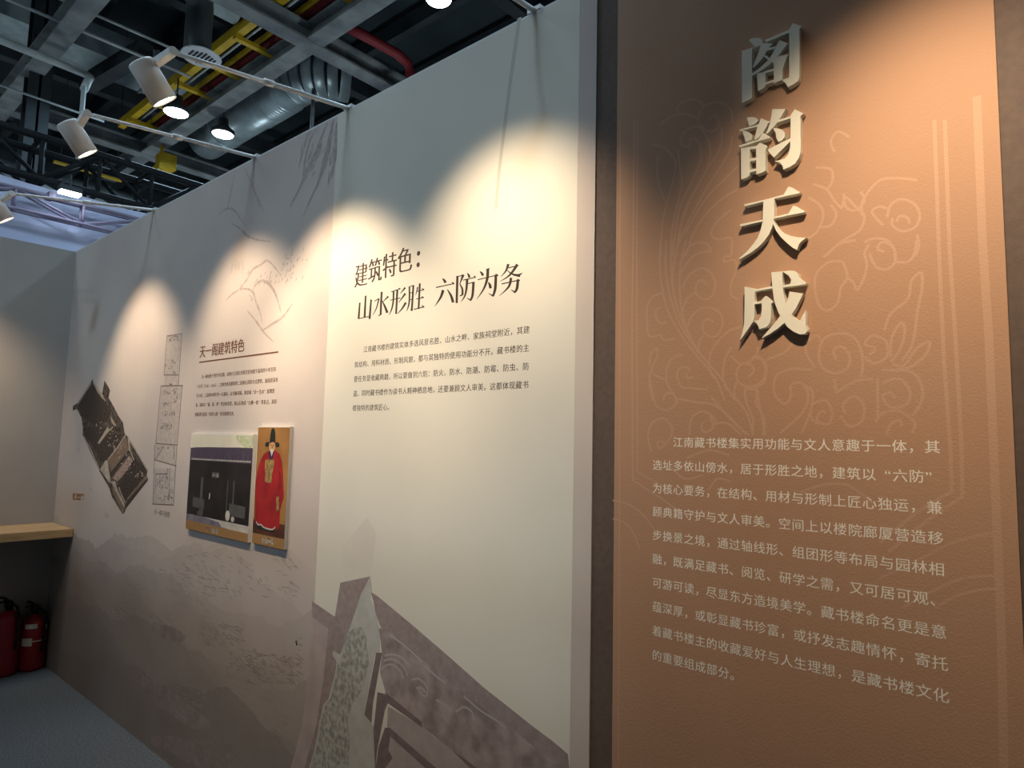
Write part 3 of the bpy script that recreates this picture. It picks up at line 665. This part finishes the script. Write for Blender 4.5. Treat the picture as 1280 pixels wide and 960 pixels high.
lotus(d_, 3.69, [(330,80),(400,20),(480,0)], [(420,100),(360,100),(300,150),(290,220),(310,300),(350,325),(395,290),(410,220),(440,170),(420,100)], [(440,170),(470,200),(485,230),(510,190),(530,120),(520,60),(540,20)],
      [(540,60),(570,120),(620,135),(660,100),(650,30),(600,10),(580,40),(610,55)], [(660,100),(720,100),(750,60),(760,0)], [(610,420),(640,340),(720,270),(735,190),(780,150),(785,220),(765,320),(740,480),(690,560)],
      [(640,540),(645,450),(690,380),(705,430),(680,510),(640,560)], [(645,570),(700,580),(760,500),(820,470),(800,530),(720,590),(600,600)], [(390,550),(375,510),(410,490),(450,530),(440,590),(380,615),(320,580),(310,510),(340,450),(420,430),(480,460),(510,540),(505,630)],
      [(540,530),(570,500),(520,480),(560,440),(620,470),(620,540),(560,570),(520,540)], [(250,470),(250,520),(290,590)], [(250,470),(300,440),(320,470)],
      [(280,600),(180,595),(110,630),(105,710),(150,755),(180,720),(180,670),(230,660),(260,720),(230,800),(130,890)], [(240,670),(280,700),(270,790),(230,890)], [(340,800),(320,790),(300,830),(350,850),(370,800),(340,740),(280,760),(275,820),(310,850)],
      [(380,640),(390,700),(410,690),(480,650),(560,640)], [(430,800),(420,760),(470,720),(515,760),(510,830),(450,860),(410,810)], [(580,640),(580,820)], [(600,660),(680,640),(730,700),(710,760),(640,770),(600,720),(640,705),(660,730)],
      [(640,600),(740,610),(785,680),(780,750),(740,810)], [(570,840),(600,800),(680,790),(750,840),(740,890)], [(690,860),(680,830),(640,850),(620,900)], [(20,690),(40,780),(60,900)], [(0,540),(60,560),(60,650),(10,680)], [(70,550),(150,520),(190,470)])
lotus(e_, 4.8, [(400,270),(410,310),(350,350),(290,320),(270,250),(250,150)], [(330,290),(350,250),(400,250)], [(640,440),(640,400),(570,355),(500,400),(490,500)], [(570,420),(560,460),(590,480),(630,450),(610,370)],
      [(340,540),(300,540),(310,580),(370,520),(385,460),(340,400),(270,420),(240,500),(260,600)], [(640,430),(720,430),(800,500)], [(420,280),(520,300),(640,320),(740,400),(830,500)], [(770,180),(760,260),(830,360),(860,450),(870,500)],
      [(820,220),(830,300),(870,400),(870,480)], [(900,230),(890,310),(940,400),(930,500)], [(820,220),(900,225)], [(620,270),(760,430),(850,500)], [(600,830),(660,760),(740,780)], [(470,640),(600,590),(730,620)], [(380,690),(460,760),(570,740)])
lotus(e_, 4.8, [(28,890),(100,905),(180,950),(240,1010),(300,1100)], [(30,1000),(90,1020),(150,1080),(190,1180)], w=.004)
lotus(f_, 4.364, [(430,800),(640,700),(820,610),(1000,560),(1100,550)], [(560,960),(700,880),(880,800),(1100,780)], [(740,960),(860,890),(1000,860),(1100,855)], [(0,330),(120,290),(260,290),(400,390)], w=.005)
# frame of the motif
def frame(pts, w):
    kk[0] += 1; lo.ribbon([W(*p) for p in pts], w, YB-0.00035-0.000004*kk[0], YB-0.0001)
frame([(775.5, 150), (774.5, 400), (774.5, 640), (773, 955)], .0035)
frame([(793, 150), (791.5, 300), (790, 400), (791, 600), (822, 620), (850, 640)], .0048)
frame([(797.5, 150), (796, 300), (796, 400), (797, 590), (830, 608)], .0042)
frame([(1168, 150), (1174, 320), (1180, 450), (1188, 560), (1190, 614), (1146, 640), (1100, 678)], .0065)
frame([(1181, 150), (1187, 310), (1196, 450), (1202, 560), (1203, 620), (1160, 650), (1110, 690)], .0065)
frame([(1221, 120), (1228, 300), (1236, 420), (1242, 560), (1248, 700), (1252, 800), (1255, 960)], .013)
lo.build('lotus_scroll', LOTUS, title)

paragraph('panel_text', 'ten line cream paragraph on the brown panel below the raised characters', text_rows(['　　江南藏书楼集实用功能与文人意趣于一体，其', '选址多依山傍水，居于形胜之地，建筑以“六防”', '为核心要务，在结构、用材与形制上匠心独运，兼', '顾典籍守护与文人审美。空间上以楼院廊厦营造移', '步换景之境，通过轴线形、组团形等布局与园林相', '融，既满足藏书、阅览、研学之需，又可居可观、', '可游可读，尽显东方造境美学。藏书楼命名更是意', '蕴深厚，或彰显藏书珍富，或抒发志趣情怀，寄托', '着藏书楼主的收藏爱好与人生理想，是藏书楼文化', '的重要组成部分。'],
                -0.7640, 1.5735, 0.02714, 0.0562, 0.0262, YB-0.0022, 0.012), CREAM, (-0.48, D, 1.32))

# raised characters
CHARS = [
 ('pavilion character at the top of the column of four raised cream characters', (910, 20), 8.0, [
  [(208,240),(235,225),(275,218),(315,220),(335,232),(350,262),(335,285),(300,300),(268,312),(258,290),(235,265)],
  [(138,348),(255,315),(240,345),(240,815),(215,835),(140,868)], [(370,240),(605,140),(625,160),(385,260)],
  [(612,135),(648,72),(738,103),(715,130),(715,610),(700,650),(655,682),(598,712),(580,675),(555,655),(540,640),(612,615)],
  [(330,272),(450,275),(425,300),(400,330),(370,385),(330,440),(285,490),(245,520),(265,465),(300,380),(325,300)],
  [(515,240),(600,275),(560,320),(515,385),(465,440),(410,490),(350,535),(290,570),(245,600),(240,575),(330,510),(400,440),(450,370),(485,300)],
  [(390,325),(480,302),(480,328),(380,350)], [(355,400),(385,395),(430,430),(520,400),(610,380),(585,420),(565,480),(545,540),(460,560),(470,480),(420,450)],
  [(290,575),(375,560),(375,700),(345,730),(300,748)], [(460,480),(548,470),(545,640),(500,655),(458,675)], [(365,555),(470,525),(470,545),(365,575)], [(370,668),(475,635),(475,655),(370,688)]]),
 ('second raised cream character from the top, rhyme, just under the pavilion character', (910, 130), 9.145, [
  [(215,155),(270,148),(320,158),(348,185),(320,220),(285,240),(240,252),(232,210)], [(128,300),(140,290),(310,245),(470,195),(470,215),(300,265),(145,312)],
  [(160,305),(215,310),(260,335),(282,370),(265,410),(200,430),(185,370)], [(378,162),(462,200),(445,250),(400,330),(350,385),(300,415),(320,330),(335,260)],
  [(122,475),(400,395),(480,372),(482,388),(300,440),(140,497)], [(395,335),(420,340),(482,376),(400,402),(345,412)], [(150,505),(250,505),(250,815),(215,840),(150,862)],
  [(320,490),(365,440),(460,485),(430,510),(430,760),(390,785),(325,805)], [(150,505),(330,480),(330,510),(240,522)], [(240,632),(335,610),(335,640),(240,658)], [(240,757),(335,735),(335,765),(240,787)],
  [(508,60),(665,58),(640,90),(600,160),(560,220),(510,280),(470,325),(435,345),(450,310),(480,230),(500,130)], [(570,190),(725,138),(725,163),(560,215)],
  [(718,130),(765,62),(865,110),(830,140),(830,560),(810,620),(770,680),(700,725),(635,748),(620,700),(590,670),(535,655),(600,640),(650,625),(690,580),(712,500)],
  [(515,280),(575,280),(625,300),(655,340),(650,380),(615,420),(575,430),(555,390),(545,330)], [(450,525),(720,392),(715,430),(525,615)]]),
 ('third raised cream character from the top, sky, with two long horizontal strokes', (910, 225), 9.145, [
  [(180,280),(400,230),(625,170),(817,133),(817,150),(540,210),(195,300)], [(690,75),(730,85),(822,140),(780,157),(628,182)], [(132,515),(150,503),(390,455),(690,385),(872,348),(872,367),(530,440),(150,530)],
  [(745,293),(790,305),(874,357),(830,372),(683,397)], [(405,235),(530,205),(528,380),(520,480),(505,540),(470,620),(420,690),(350,765),(260,830),(180,880),(118,915),(140,885),(220,815),(290,730),(340,660),(375,570),(395,470),(400,350)],
  [(520,450),(545,500),(590,565),(650,610),(720,640),(800,655),(895,662),(850,690),(815,730),(790,798),(740,775),(660,710),(600,650),(550,580),(510,490)]]),
 ('lowest of the four raised cream characters, become, just above the cream paragraph', (910, 330), 9.145, [
  [(188,258),(310,280),(305,350),(300,600),(285,660),(240,730),(190,800),(130,885),(160,800),(185,680),(190,500)], [(300,292),(510,253),(510,280),(300,314)], [(625,246),(720,225),(890,213),(890,230),(635,268)],
  [(620,86),(700,75),(760,78),(800,105),(810,150),(892,218),(760,238),(710,228),(725,180),(690,130),(650,105)], [(300,440),(395,418),(395,445),(300,462)],
  [(385,410),(430,362),(522,435),(495,450),(492,620),(480,670),(440,720),(355,748),(345,710),(325,670),(290,655),(350,640),(375,600),(385,530)],
  [(497,95),(625,85),(622,180),(630,300),(650,420),(690,530),(750,600),(820,655),(885,690),(912,740),(910,770),(880,800),(820,805),(750,775),(680,720),(620,640),(570,540),(530,430),(510,300)],
  [(815,662),(885,530),(890,620),(890,705),(850,720)], [(705,315),(860,340),(830,400),(780,500),(720,590),(640,680),(560,745),(470,805),(385,850),(410,820),(520,690),(600,590),(660,470),(690,380)]])]
for label, o, s, polys in CHARS:
    mb = MB()
    for k, poly in enumerate(polys):
        mb.prism(crop(o, s, poly, 0.017), D-0.017-0.0001*k, YB-0.0008)
    tag(mb.build('raised_character', LETTER), label, 'sign letter', 'raised title characters')

# white capping along the wall top
tag(MB().box(XL, 1.9, D+0.0, D+0.08, TOP, TOP+0.006).build('trim_1', TRIMW), kind='structure')

# ================================================================== SHELF AND EXTINGUISHERS
sh = thing('wall_shelf', 'light oak shelf fixed along the left wall, ending at the corner', 'shelf', (XL, 0, 0.895))
MB().box(XL+0.001, -4.945, -1.99, D-0.004, 0.905, 0.943).build('shelf_board', WOOD, sh)
MB().box(-4.963, -4.945, -1.99, D-0.004, 0.893, 0.9048).build('edge_strip', WOOD, sh)
MB().box(XL+0.001, XL+0.04, -1.99, D-0.004, 0.865, 0.9048).build('batten', WOOD, sh)

def extinguisher(x, y, h, label, tagged):
    t = thing('fire_extinguisher', label, 'fire extinguisher', (x, y, 0), 'fire extinguishers under the shelf')
    r = 0.072; b = h - 0.10
    MB().lathe((x, y, 0.001), (0,0,1), [(0, r*0.86), (0.012, r*0.97), (0.02, r), (b-0.07, r), (b-0.045, r*0.93), (b-0.02, r*0.7), (b-0.004, r*0.38), (b, r*0.32)], 32).build('cylinder', EXRED, t)
    MB().lathe((x, y, b), (0,0,1), [(0, 0.021), (0.02, 0.021), (0.022, 0.027), (0.045, 0.027), (0.048, 0.018), (0.06, 0.018)], 16).build('valve', EXBLK, t)
    MB().path([(x-0.005, y-0.01, b+0.052), (x+0.02, y-0.035, b+0.062), (x+0.035, y-0.062, b+0.060)], [.009, .008, .007], 8).build('carrying_handle', EXBLK, t)
    MB().path([(x-0.005, y-0.01, b+0.062), (x+0.018, y-0.035, b+0.086), (x+0.032, y-0.058, b+0.094)], [.009, .008, .006], 8).build('squeeze_lever', EXBLK, t)
    MB().path(smooth_line([(x+0.012, y+0.012, b+0.035), (x+0.055, y+0.03, b+0.025), (x+0.078, y+0.035, b-0.03), (x+0.078, y+0.036, b-0.14), (x+0.078, y+0.034, b-0.24)]), .009, 8).build('hose', EXBLK, t)
    lab = MB()                                   # curved paper label round the front
    for z0_, z1_, a0, a1 in tagged:
        n = 8; vs, fs = [], []
        for i in range(n+1):
            an = math.radians(a0 + (a1-a0)*i/n)
            for z in (z0_, z1_): vs.append((x + (r+0.0012)*math.cos(an), y + (r+0.0012)*math.sin(an), z))
        for i in range(n): fs.append((2*i, 2*i+2, 2*i+3, 2*i+1))
        lab.add(vs, fs)
    lab.build('paper_label', TAGW, t)
    return t
extinguisher(-5.300, 1.222, 0.505, 'red fire extinguisher under the oak shelf, the farther one from the corner', [(0.20, 0.28, -75, -62)])
extinguisher(-5.300, 1.368, 0.455, 'red fire extinguisher with pale paper tags, standing right in the corner', [(0.275, 0.305, -55, 0), (0.165, 0.215, -70, -18), (0.19, 0.197, -18, 50), (0.255, 0.29, 45, 62)])

# ================================================================== ARM SPOTLIGHTS
def spotlight(xw, tip, label, aim_dx=0.0, size=82, power=1.0, aim_z=1.75, hpx=None, blend=0.75):
    t = thing('arm_spotlight', label, 'spotlight', (xw, D+0.03, TOP+0.006), 'arm spotlights along the top of the printed wall')
    tip = Vector(tip); root = Vector((xw, D+0.02, TOP+0.012))
    MB().box(xw-0.025, xw+0.025, D-0.004, D+0.084, TOP+0.0065, TOP+0.02).box(xw-0.02, xw+0.02, D+0.0805, D+0.09, TOP-0.06, TOP+0.02).build('clamp', WHITEM, t)
    mid = root.lerp(tip, 0.52)
    MB().tube(root, mid, 0.0085, 12).tube(mid, tip, 0.0072, 12).build('arm', WHITEM, t)
    MB().lathe(mid, tip-root, [(-0.02, .0085), (-0.018, .012), (0.018, .012), (0.02, .0085)], 12).build('arm_joint', WHITEM, t)
    h0 = AX(*hpx, xw - 0.06) if hpx else tip + Vector((-0.06, -0.06, -0.04)); tgt = Vector((xw + aim_dx, D, aim_z)); ax = (tgt - h0).normalized()
    pv = AX(hpx[0]+15, hpx[1]+5, xw - 0.05) if hpx else h0 + ax*0.03 + Vector((0.03, 0.02, 0.02))
    MB().bar(tip, pv, 0.026, 0.018).tube(tip+Vector((0.012, 0, 0)), tip+Vector((-0.012, 0, 0)), 0.014, 12).build('bracket', WHITEM, t)
    L = 0.128; r = 0.040
    hd = MB().lathe(h0, ax, [(0, r*0.9), (0.004, r*0.98), (0.01, r), (L, r), (L, r*0.95), (L-0.012, r*0.93)], 32, True, False)
    hd.build('lamp_head', WHITEM, t)
    MB().lathe(h0 + ax*(L-0.012), ax, [(0, r*0.93), (0.001, r*0.93)], 32).build('lens', LENS, t)
    ld_ = bpy.data.lights.new('lamp_light', 'SPOT'); ld_.energy = SPOT_W*power; ld_.color = WARM; ld_.spot_size = math.radians(size); ld_.spot_blend = blend; ld_.shadow_soft_size = 0.03
    lo_ = bpy.data.objects.new('lamp_light', ld_); C.objects.link(lo_)
    lo_.location = h0 + ax*(L+0.004) - t.location; lo_.rotation_euler = ax.to_track_quat('-Z', 'Y').to_euler(); lo_.parent = t
    return t
spotlight(-4.011, AX(14, 242, -4.011), 'white arm spotlight farthest away, its head cut by the picture edge', aim_z=1.75, hpx=(-14, 246))
spotlight(-2.851, AX(108, 142, -2.851), 'white arm spotlight above the mounted pictures, lower of the two heads seen whole', aim_z=1.8, hpx=(83, 153))
spotlight(-2.120, AX(215, 65, -2.120), 'white arm spotlight nearest and highest of the heads seen whole', aim_z=1.8, hpx=(175, 77), power=1.42)
spotlight(-1.179, (-1.179, 0.784, 2.79), 'white arm spotlight of which only the arm end shows above the pale section', aim_z=1.98, aim_dx=-0.1, size=76, power=1.15, blend=1.0)
spotlight(-0.12, (-0.12, 0.784, 2.79), 'white arm spotlight above the brown title panel, outside the picture', aim_z=1.68, aim_dx=0.05, power=1.45, size=96, blend=1.0)
# one more on the left wall lights that wall
def wall_spot():
    t = thing('arm_spotlight', 'white arm spotlight clamped on top of the left wall, outside the picture', 'spotlight', (XL-0.03, 0.72, TOP), 'arm spotlights along the top of the printed wall')
    tip = Vector((XL+0.66, 0.72, 2.78)); root = Vector((XL-0.03, 0.72, TOP+0.008))
    MB().box(XL-0.084, XL+0.004, 0.695, 0.745, TOP+0.0005, TOP+0.014).build('clamp', WHITEM, t)
    MB().tube(root, tip, 0.008, 12).build('arm', WHITEM, t)
    h0 = tip + Vector((0.045, -0.02, -0.068)); ax = (Vector((XL, 0.72, 1.6)) - h0).normalized(); L, r = 0.155, 0.05
    MB().tube(tip, h0 + Vector((-0.008, 0.01, 0.022)), 0.011, 12).build('bracket', WHITEM, t)
    MB().lathe(h0, ax, [(0, r*0.9), (0.01, r), (L, r), (L, r*0.95), (L-0.012, r*0.93)], 32, True, False).build('lamp_head', WHITEM, t)
    MB().lathe(h0 + ax*(L-0.012), ax, [(0, r*0.93), (0.001, r*0.93)], 32).build('lens', LENS, t)
    ld_ = bpy.data.lights.new('lamp_light', 'SPOT'); ld_.energy = SPOT_W*0.72; ld_.color = WARM; ld_.spot_size = math.radians(96); ld_.spot_blend = 1.0; ld_.shadow_soft_size = 0.03
    lo_ = bpy.data.objects.new('lamp_light', ld_); C.objects.link(lo_)
    lo_.location = h0 + ax*(L+0.004) - t.location; lo_.rotation_euler = ax.to_track_quat('-Z', 'Y').to_euler(); lo_.parent = t
wall_spot()

# ================================================================== THE HALL ABOVE
def bay(p, label, r=0.17, power=1.0, ztop=9.39):
    p = Vector(p)
    t = thing('high_bay_lamp', label, 'hall lamp', p, 'round high bay lamps under the hall roof')
    MB().lathe(p + Vector((0,0,0.004)), (0,0,1), [(0, r*1.0), (0.02, r*1.05), (0.06, r*1.05), (0.14, r*0.5), (0.26, r*0.42), (0.28, r*0.2)], 24).build('housing', DSTEEL, t)
    MB().lathe(p, (0,0,-1), [(0, r*0.96), (0.012, r*0.9)], 24).build('diffuser', BAYLIT, t)
    MB().tube(p + Vector((0,0,0.28)), (p.x, p.y, ztop), 0.012, 8).build('hanging_rod', DSTEEL, t)
    l = bpy.data.lights.new('lamp_light', 'AREA'); l.shape = 'DISK'; l.size = r*1.8; l.energy = HALL_W*power; l.color = COOL
    o = bpy.data.objects.new('lamp_light', l); C.objects.link(o); o.parent = t; o.location = (0, 0, -0.016)
bay(PZ(548, -1, 6.5), 'lit round hall lamp above the pale wall section, cut by the top edge', 0.15)
bay(PZ(220, 141, 6.5), 'lit round hall lamp with glare below the yellow cable tray', 0.18, 1.0, 7.055)
bay(PZ(278.5, 168, 6.5), 'lit round hall lamp in front of the large silver duct', 0.17)
bay((-0.2, 4.4, 6.5), 'lit round hall lamp behind the title panel, outside the picture', 0.15)
for x, y, pw_ in ((-7.1, -0.2, 0.45), (-3.2, 0.95, 0.9), (-2.4, -11.5, 5.4), (-2.0, -9.5, 5.0), (-11.0, -10.0, 0.8)):
    bay((x, y, 7.4), 'lit round hall lamp on the near side of the printed wall, outside the picture', 0.7, pw_)
# unseen fill lights, added to brighten the hall roof in place of neighbouring stands
for p in ((-12.0, 6.5, 3.0), (-5.0, 6.0, 3.0), (-13.0, -3.0, 3.0), (-22.0, 4.0, 3.0)):
    l = bpy.data.lights.new('hall_fill_light', 'POINT'); l.energy = 190; l.color = (0.80, 0.92, 1.0); l.shadow_soft_size = 0.4
    o = bpy.data.objects.new('hall_fill_light', l); C.objects.link(o); o.location = p

def ducty(name, label, a, b, r, m, ribs=0, elbow=None, bands=0):
    a, b = Vector(a), Vector(b); d = (b-a).normalized(); L = (b-a).length
    t = thing(name, label, 'duct', a)
    MB().lathe(a, d, [(0, r), (L, r)], 28).build('duct_barrel', m, t)
    for i in range(bands):
        k = (i+0.5)/bands*L
        MB().lathe(a + d*k, d, [(-0.03, r*1.001), (-0.028, r*1.035), (0.028, r*1.035), (0.03, r*1.001)], 28).build('joint_ring', m, t)
    if ribs:
        rm = MB()
        for i in range(ribs):
            k = L*(0.62 + 0.3*i/ribs)
            rm.lathe(a + d*k, d, [(-0.022, r*1.0), (0, r*1.045), (0.022, r*1.0)], 28, False, False)
        rm.build('ribbed_sleeve', m, t)
    return t
Pd0, Pd1 = Vector((-12.7, 5.45, 7.35)), Vector((-9.35, 5.42, 7.35))
dk = ducty('ventilation_duct', 'large silver round duct with ribs running along the upper wall edge', Pd0, Pd1, 0.36, DUCT, ribs=12, bands=2)
for x in (-12.0, -10.2): MB().tube((x, 5.44, 7.71), (x, 5.44, 9.4), 0.012, 6).build('hanger', DSTEEL, dk)
el = MB(); rings = []
for i in range(6):
    a = math.radians(i*11)
    c = Vector((Pd1.x + 0.8*math.sin(a), Pd1.y + 0.8*(1-math.cos(a)), Pd1.z)); dd = Vector((math.cos(a), math.sin(a), 0))
    c2 = Vector((Pd1.x + 0.8*math.sin(a+0.192), Pd1.y + 0.8*(1-math.cos(a+0.192)), Pd1.z))
    el.lathe(c, c2-c, [(0, 0.36), (0.012, 0.352), ((c2-c).length*1.03, 0.352)], 28)
el.build('elbow', DUCT, dk)
ducty('ventilation_duct', 'wrapped grey round duct crossing behind the hanging black hose', (-8.35, -2.0, 7.36), (-8.35, 3.88, 7.36), 0.22, WRAP, bands=5)
rectd = thing('wrapped_duct', 'wide pale rectangular wrapped duct high at the top left corner', 'duct', (-12.6, 1.0, 8.1))
MB().box(-13.1, -12.3, -6, 6.5, 8.0, 8.5).build('duct_casing', WRAP, rectd)
for y in (0.9, 2.6, 4.3): MB().box(-13.12, -12.28, y, y+0.05, 7.98, 8.52).build('flange', STEEL, rectd)
far = ducty('ventilation_duct', 'dim silver round duct behind the black truss', (-15.0, -4, 6.3), (-15.0, 9, 6.3), 0.34, WRAP, bands=6)
ducty('ventilation_duct', 'pale round duct seen low through the black truss', (-17.5, -4, 5.6), (-17.5, 9, 5.6), 0.36, WRAP, bands=6)

fx = thing('flexible_hose', 'black ribbed flexible duct hanging down to a round white air outlet', 'hose', (-8.2, 3.335, 6.3))
prof = []
for i in range(34):
    prof += [(i*0.021, 0.148), (i*0.021+0.010, 0.160)]
MB().lathe((-8.2, 3.335, 6.33), (0,0,1), prof + [(0.714, 0.15)], 24).build('ribbed_hose', FLEX, fx)
MB().lathe((-8.2, 3.335, 7.045), (0,0,1), [(0, 0.152), (0.06, 0.155)], 24).build('hose_collar', FLEX, fx)
od = MB().lathe((-8.05, 3.33, 6.26), (0,0,1), [(0, 0.225), (0.015, 0.235), (0.04, 0.2), (0.07, 0.15)], 28).build('air_outlet', TRIMW, fx)
ol = MB()
for i in range(-3, 4): ol.box(-8.05-0.15+abs(i)*0.02, -8.05+0.15-abs(i)*0.02, 3.33+i*0.045-0.01, 3.33+i*0.045+0.012, 6.252, 6.2595)
ol.build('outlet_slot', DSTEEL, fx)

tr = thing('cable_tray', 'yellow ladder cable tray running diagonally under the roof', 'cable tray', (-10, 4.2, 7.1))
MB().box(-12.8, -4.5, 3.93, 4.03, 7.06, 7.20).build('side_rail', YELLOW, tr)
MB().box(-12.6, -4.5, 4.27, 4.31, 7.12, 7.18).build('side_rail', YELLOW, tr)
for i in range(8):
    x = -12.25 + i*0.94
    MB().box(x-0.04, x+0.04, 3.93, 4.55, 7.00, 7.058).build('rung', YELLOW, tr)
pw = MB().tube((-12.6, 4.12, 7.12), (-4.5, 4.12, 7.12), 0.018, 8).build('white_conduit', PIPE); tag(pw, 'thin white conduit lying along the yellow cable tray', 'pipe')
pr_ = MB().tube((-12.4, 4.46, 7.2), (-4.5, 4.46, 7.2), 0.075, 14).build('red_sprinkler_pipe', RED); tag(pr_, 'dark red pipe running beside the yellow cable tray', 'pipe')
rp = MB().path([(-7.05, 4.72, 7.0), (-7.02, 5.1, 7.0), (-7.0, 5.55, 7.0), (-6.98, 5.75, 6.93), (-6.98, 5.80, 6.75), (-6.98, 5.80, 0.0)], 0.07, 12).build('red_bent_pipe', RED)
tag(rp, 'dark red pipe bending down behind the upper wall edge', 'pipe')
hk = thing('hoist_hook', 'yellow chain hoist block hanging from the grey beam', 'hoist', (-12.3, 4.55, 6.3))
MB().box(-12.4, -12.15, 4.45, 4.72, 6.35, 6.62).box(-12.43, -12.12, 4.42, 4.5, 6.3, 6.4).build('hoist_body', YELLOW, hk)
MB().tube((-12.28, 4.5, 6.62), (-12.28, 4.5, 6.784), 0.03, 8).build('hoist_rod', YELLOW, hk)
g2 = thing('yellow_channel', 'short yellow steel channel behind the lower spotlight head', 'channel', (-13.55, 3.75, 6.35))
MB().box(-13.6, -13.5, 3.2, 4.3, 6.35, 6.37).box(-13.6, -13.585, 3.2, 4.3, 6.3705, 6.45).box(-13.515, -13.5, 3.2, 4.3, 6.3705, 6.45).build('channel_section', YELLOW, g2)
for y in (3.3, 4.2): MB().tube((-13.55, y, 6.371), (-13.55, y, 9.4), 0.006, 6).build('hanging_rod', DSTEEL, g2)

def pipe(label, a, b, r, extra=None, name='ceiling_pipe'):
    t = MB().tube(a, b, r, 12)
    if extra: t.path(extra, r, 12)
    return tag(t.build(name, PIPE), label, 'pipe')
pipe('thin grey conduit crossing the top left of the hall roof', PZ(-60, -30, 7), PZ(238, 96, 7), 0.022)
pipe('thin pale conduit above it, running to the black hose', PZ(60, -8, 7.2), PZ(232, 68, 7.2), 0.02)
pipe('thicker grey pipe with a bent end left of the spotlight heads', PZ(-60, 26, 6.6), PZ(110, 94, 6.6), 0.05, [PZ(110, 94, 6.6), PZ(113, 97, 6.55), PZ(110, 101, 6.4), PZ(105, 112, 6.2)])
pipe('thin grey conduit low on the left above the black truss', PZ(-40, 92, 6.4), PZ(130, 152, 6.4), 0.016)
pipe('thin vertical drop rod below the bent grey pipe', PZ(105, 108, 6.2), Vector((PZ(105, 108, 6.2).x, PZ(105, 108, 6.2).y, 5.2)), 0.03)
pipe('thin rod hanging by the upper wall edge near the silver duct', (-8.6, 5.25, 6.9), (-8.6, 5.25, 4.6), 0.03)

# box truss
def truss(name, label, x, ya, yb, zb, zt, depth, m, r, n, rb):
    t = thing(name, label, 'truss', (x, ya, zb))
    for xx in (x, x-depth):
        for z in (zb, zt):
            MB().tube((xx, ya, z), (xx, yb, z), r, 10).build('chord', m, t)
    lace = MB(); st_ = (yb-ya)/n
    for i in range(n+1):
        y = ya + i*st_
        for xx in (x, x-depth): lace.tube((xx, y, zb), (xx, y, zt), rb, 8)
        for z in (zb, zt): lace.tube((x, y, z), (x-depth, y, z), rb, 8)
        if i < n:
            for xx in (x, x-depth):
                a, b = (zb, zt) if i % 2 else (zt, zb)
                lace.tube((xx, y, a), (xx, y+st_, b), rb, 8)
            lace.tube((x, y, zb), (x-depth, y+st_, zb), rb, 8)
    lace.build('lacing', m, t)
    for i in range(0, n, 2):
        MB().box(x-depth-0.04, x+0.04, ya+(i+0.5)*st_-0.03, ya+(i+0.5)*st_+0.03, zt-0.02, zt+0.05).build('coupling', m, t)
    return t
truss('box_truss', 'black box truss above the pale blue banner', -9.0, -2.2, 7.4, 4.5, 5.0, 0.5, BLACK, 0.045, 16, 0.026)
truss('truss_shadow_lattice', 'mauve lattice standing in for the truss shadow across the upper edge of the pale blue banner', -8.75, -2.2, 7.0, 4.02, 4.25, 0.10, MAUVE, 0.020, 14, 0.014)  # solid mauve bars stand for the black truss's shadow on the banner
bn = MB()
n = 40
vs, fs = [], []
for i in range(n+1):
    y = -2.2 + 9.6*i/n; dz = 0.012*math.sin(i*1.7)
    for xx in (-9.0, -9.02): vs += [(xx+0.004*math.sin(i*.9), y, 0.8), (xx+0.004*math.sin(i*.9), y, 4.42+dz)]
for i in range(n):
    k = 4*i
    fs += [(k, k+4, k+5, k+1), (k+2, k+3, k+7, k+6), (k+1, k+5, k+7, k+3)]
bn.add(vs, fs); tag(bn.build('fabric_banner', BANNER), 'wide plain pale blue banner hanging behind the left wall top', 'banner')
fl_ = thing('flood_light', 'small bright strip floodlight clamped under the black truss', 'hall lamp', (-8.7, 2.4, 4.36))
pf = AX(88, 239, -8.58)
MB().box(-8.66, -8.54, pf.y-0.11, pf.y+0.11, pf.z-0.01, pf.z+0.05).build('housing', DSTEEL, fl_)
MB().box(-8.6605, -8.5395, pf.y-0.10, pf.y+0.10, pf.z-0.035, pf.z-0.0105).build('lens', BAYLIT, fl_)
l = bpy.data.lights.new('lamp_light', 'AREA'); l.shape = 'RECTANGLE'; l.size = 0.1; l.size_y = 0.34; l.energy = 1.2; l.color = (0.62, 0.72, 1.0)
o = bpy.data.objects.new('lamp_light', l); C.objects.link(o); o.parent = fl_; o.location = Vector((-8.60, pf.y, pf.z-0.045)) - Vector(fl_.location)
MB().bar((-8.60, pf.y, pf.z+0.05), (-8.60, pf.y, 4.51), 0.02).bar((-8.60, pf.y, 4.5), (-8.95, pf.y, 4.5), 0.02).build('clamp_arm', DSTEEL, fl_)

bpy.data.objects.remove(_fo)
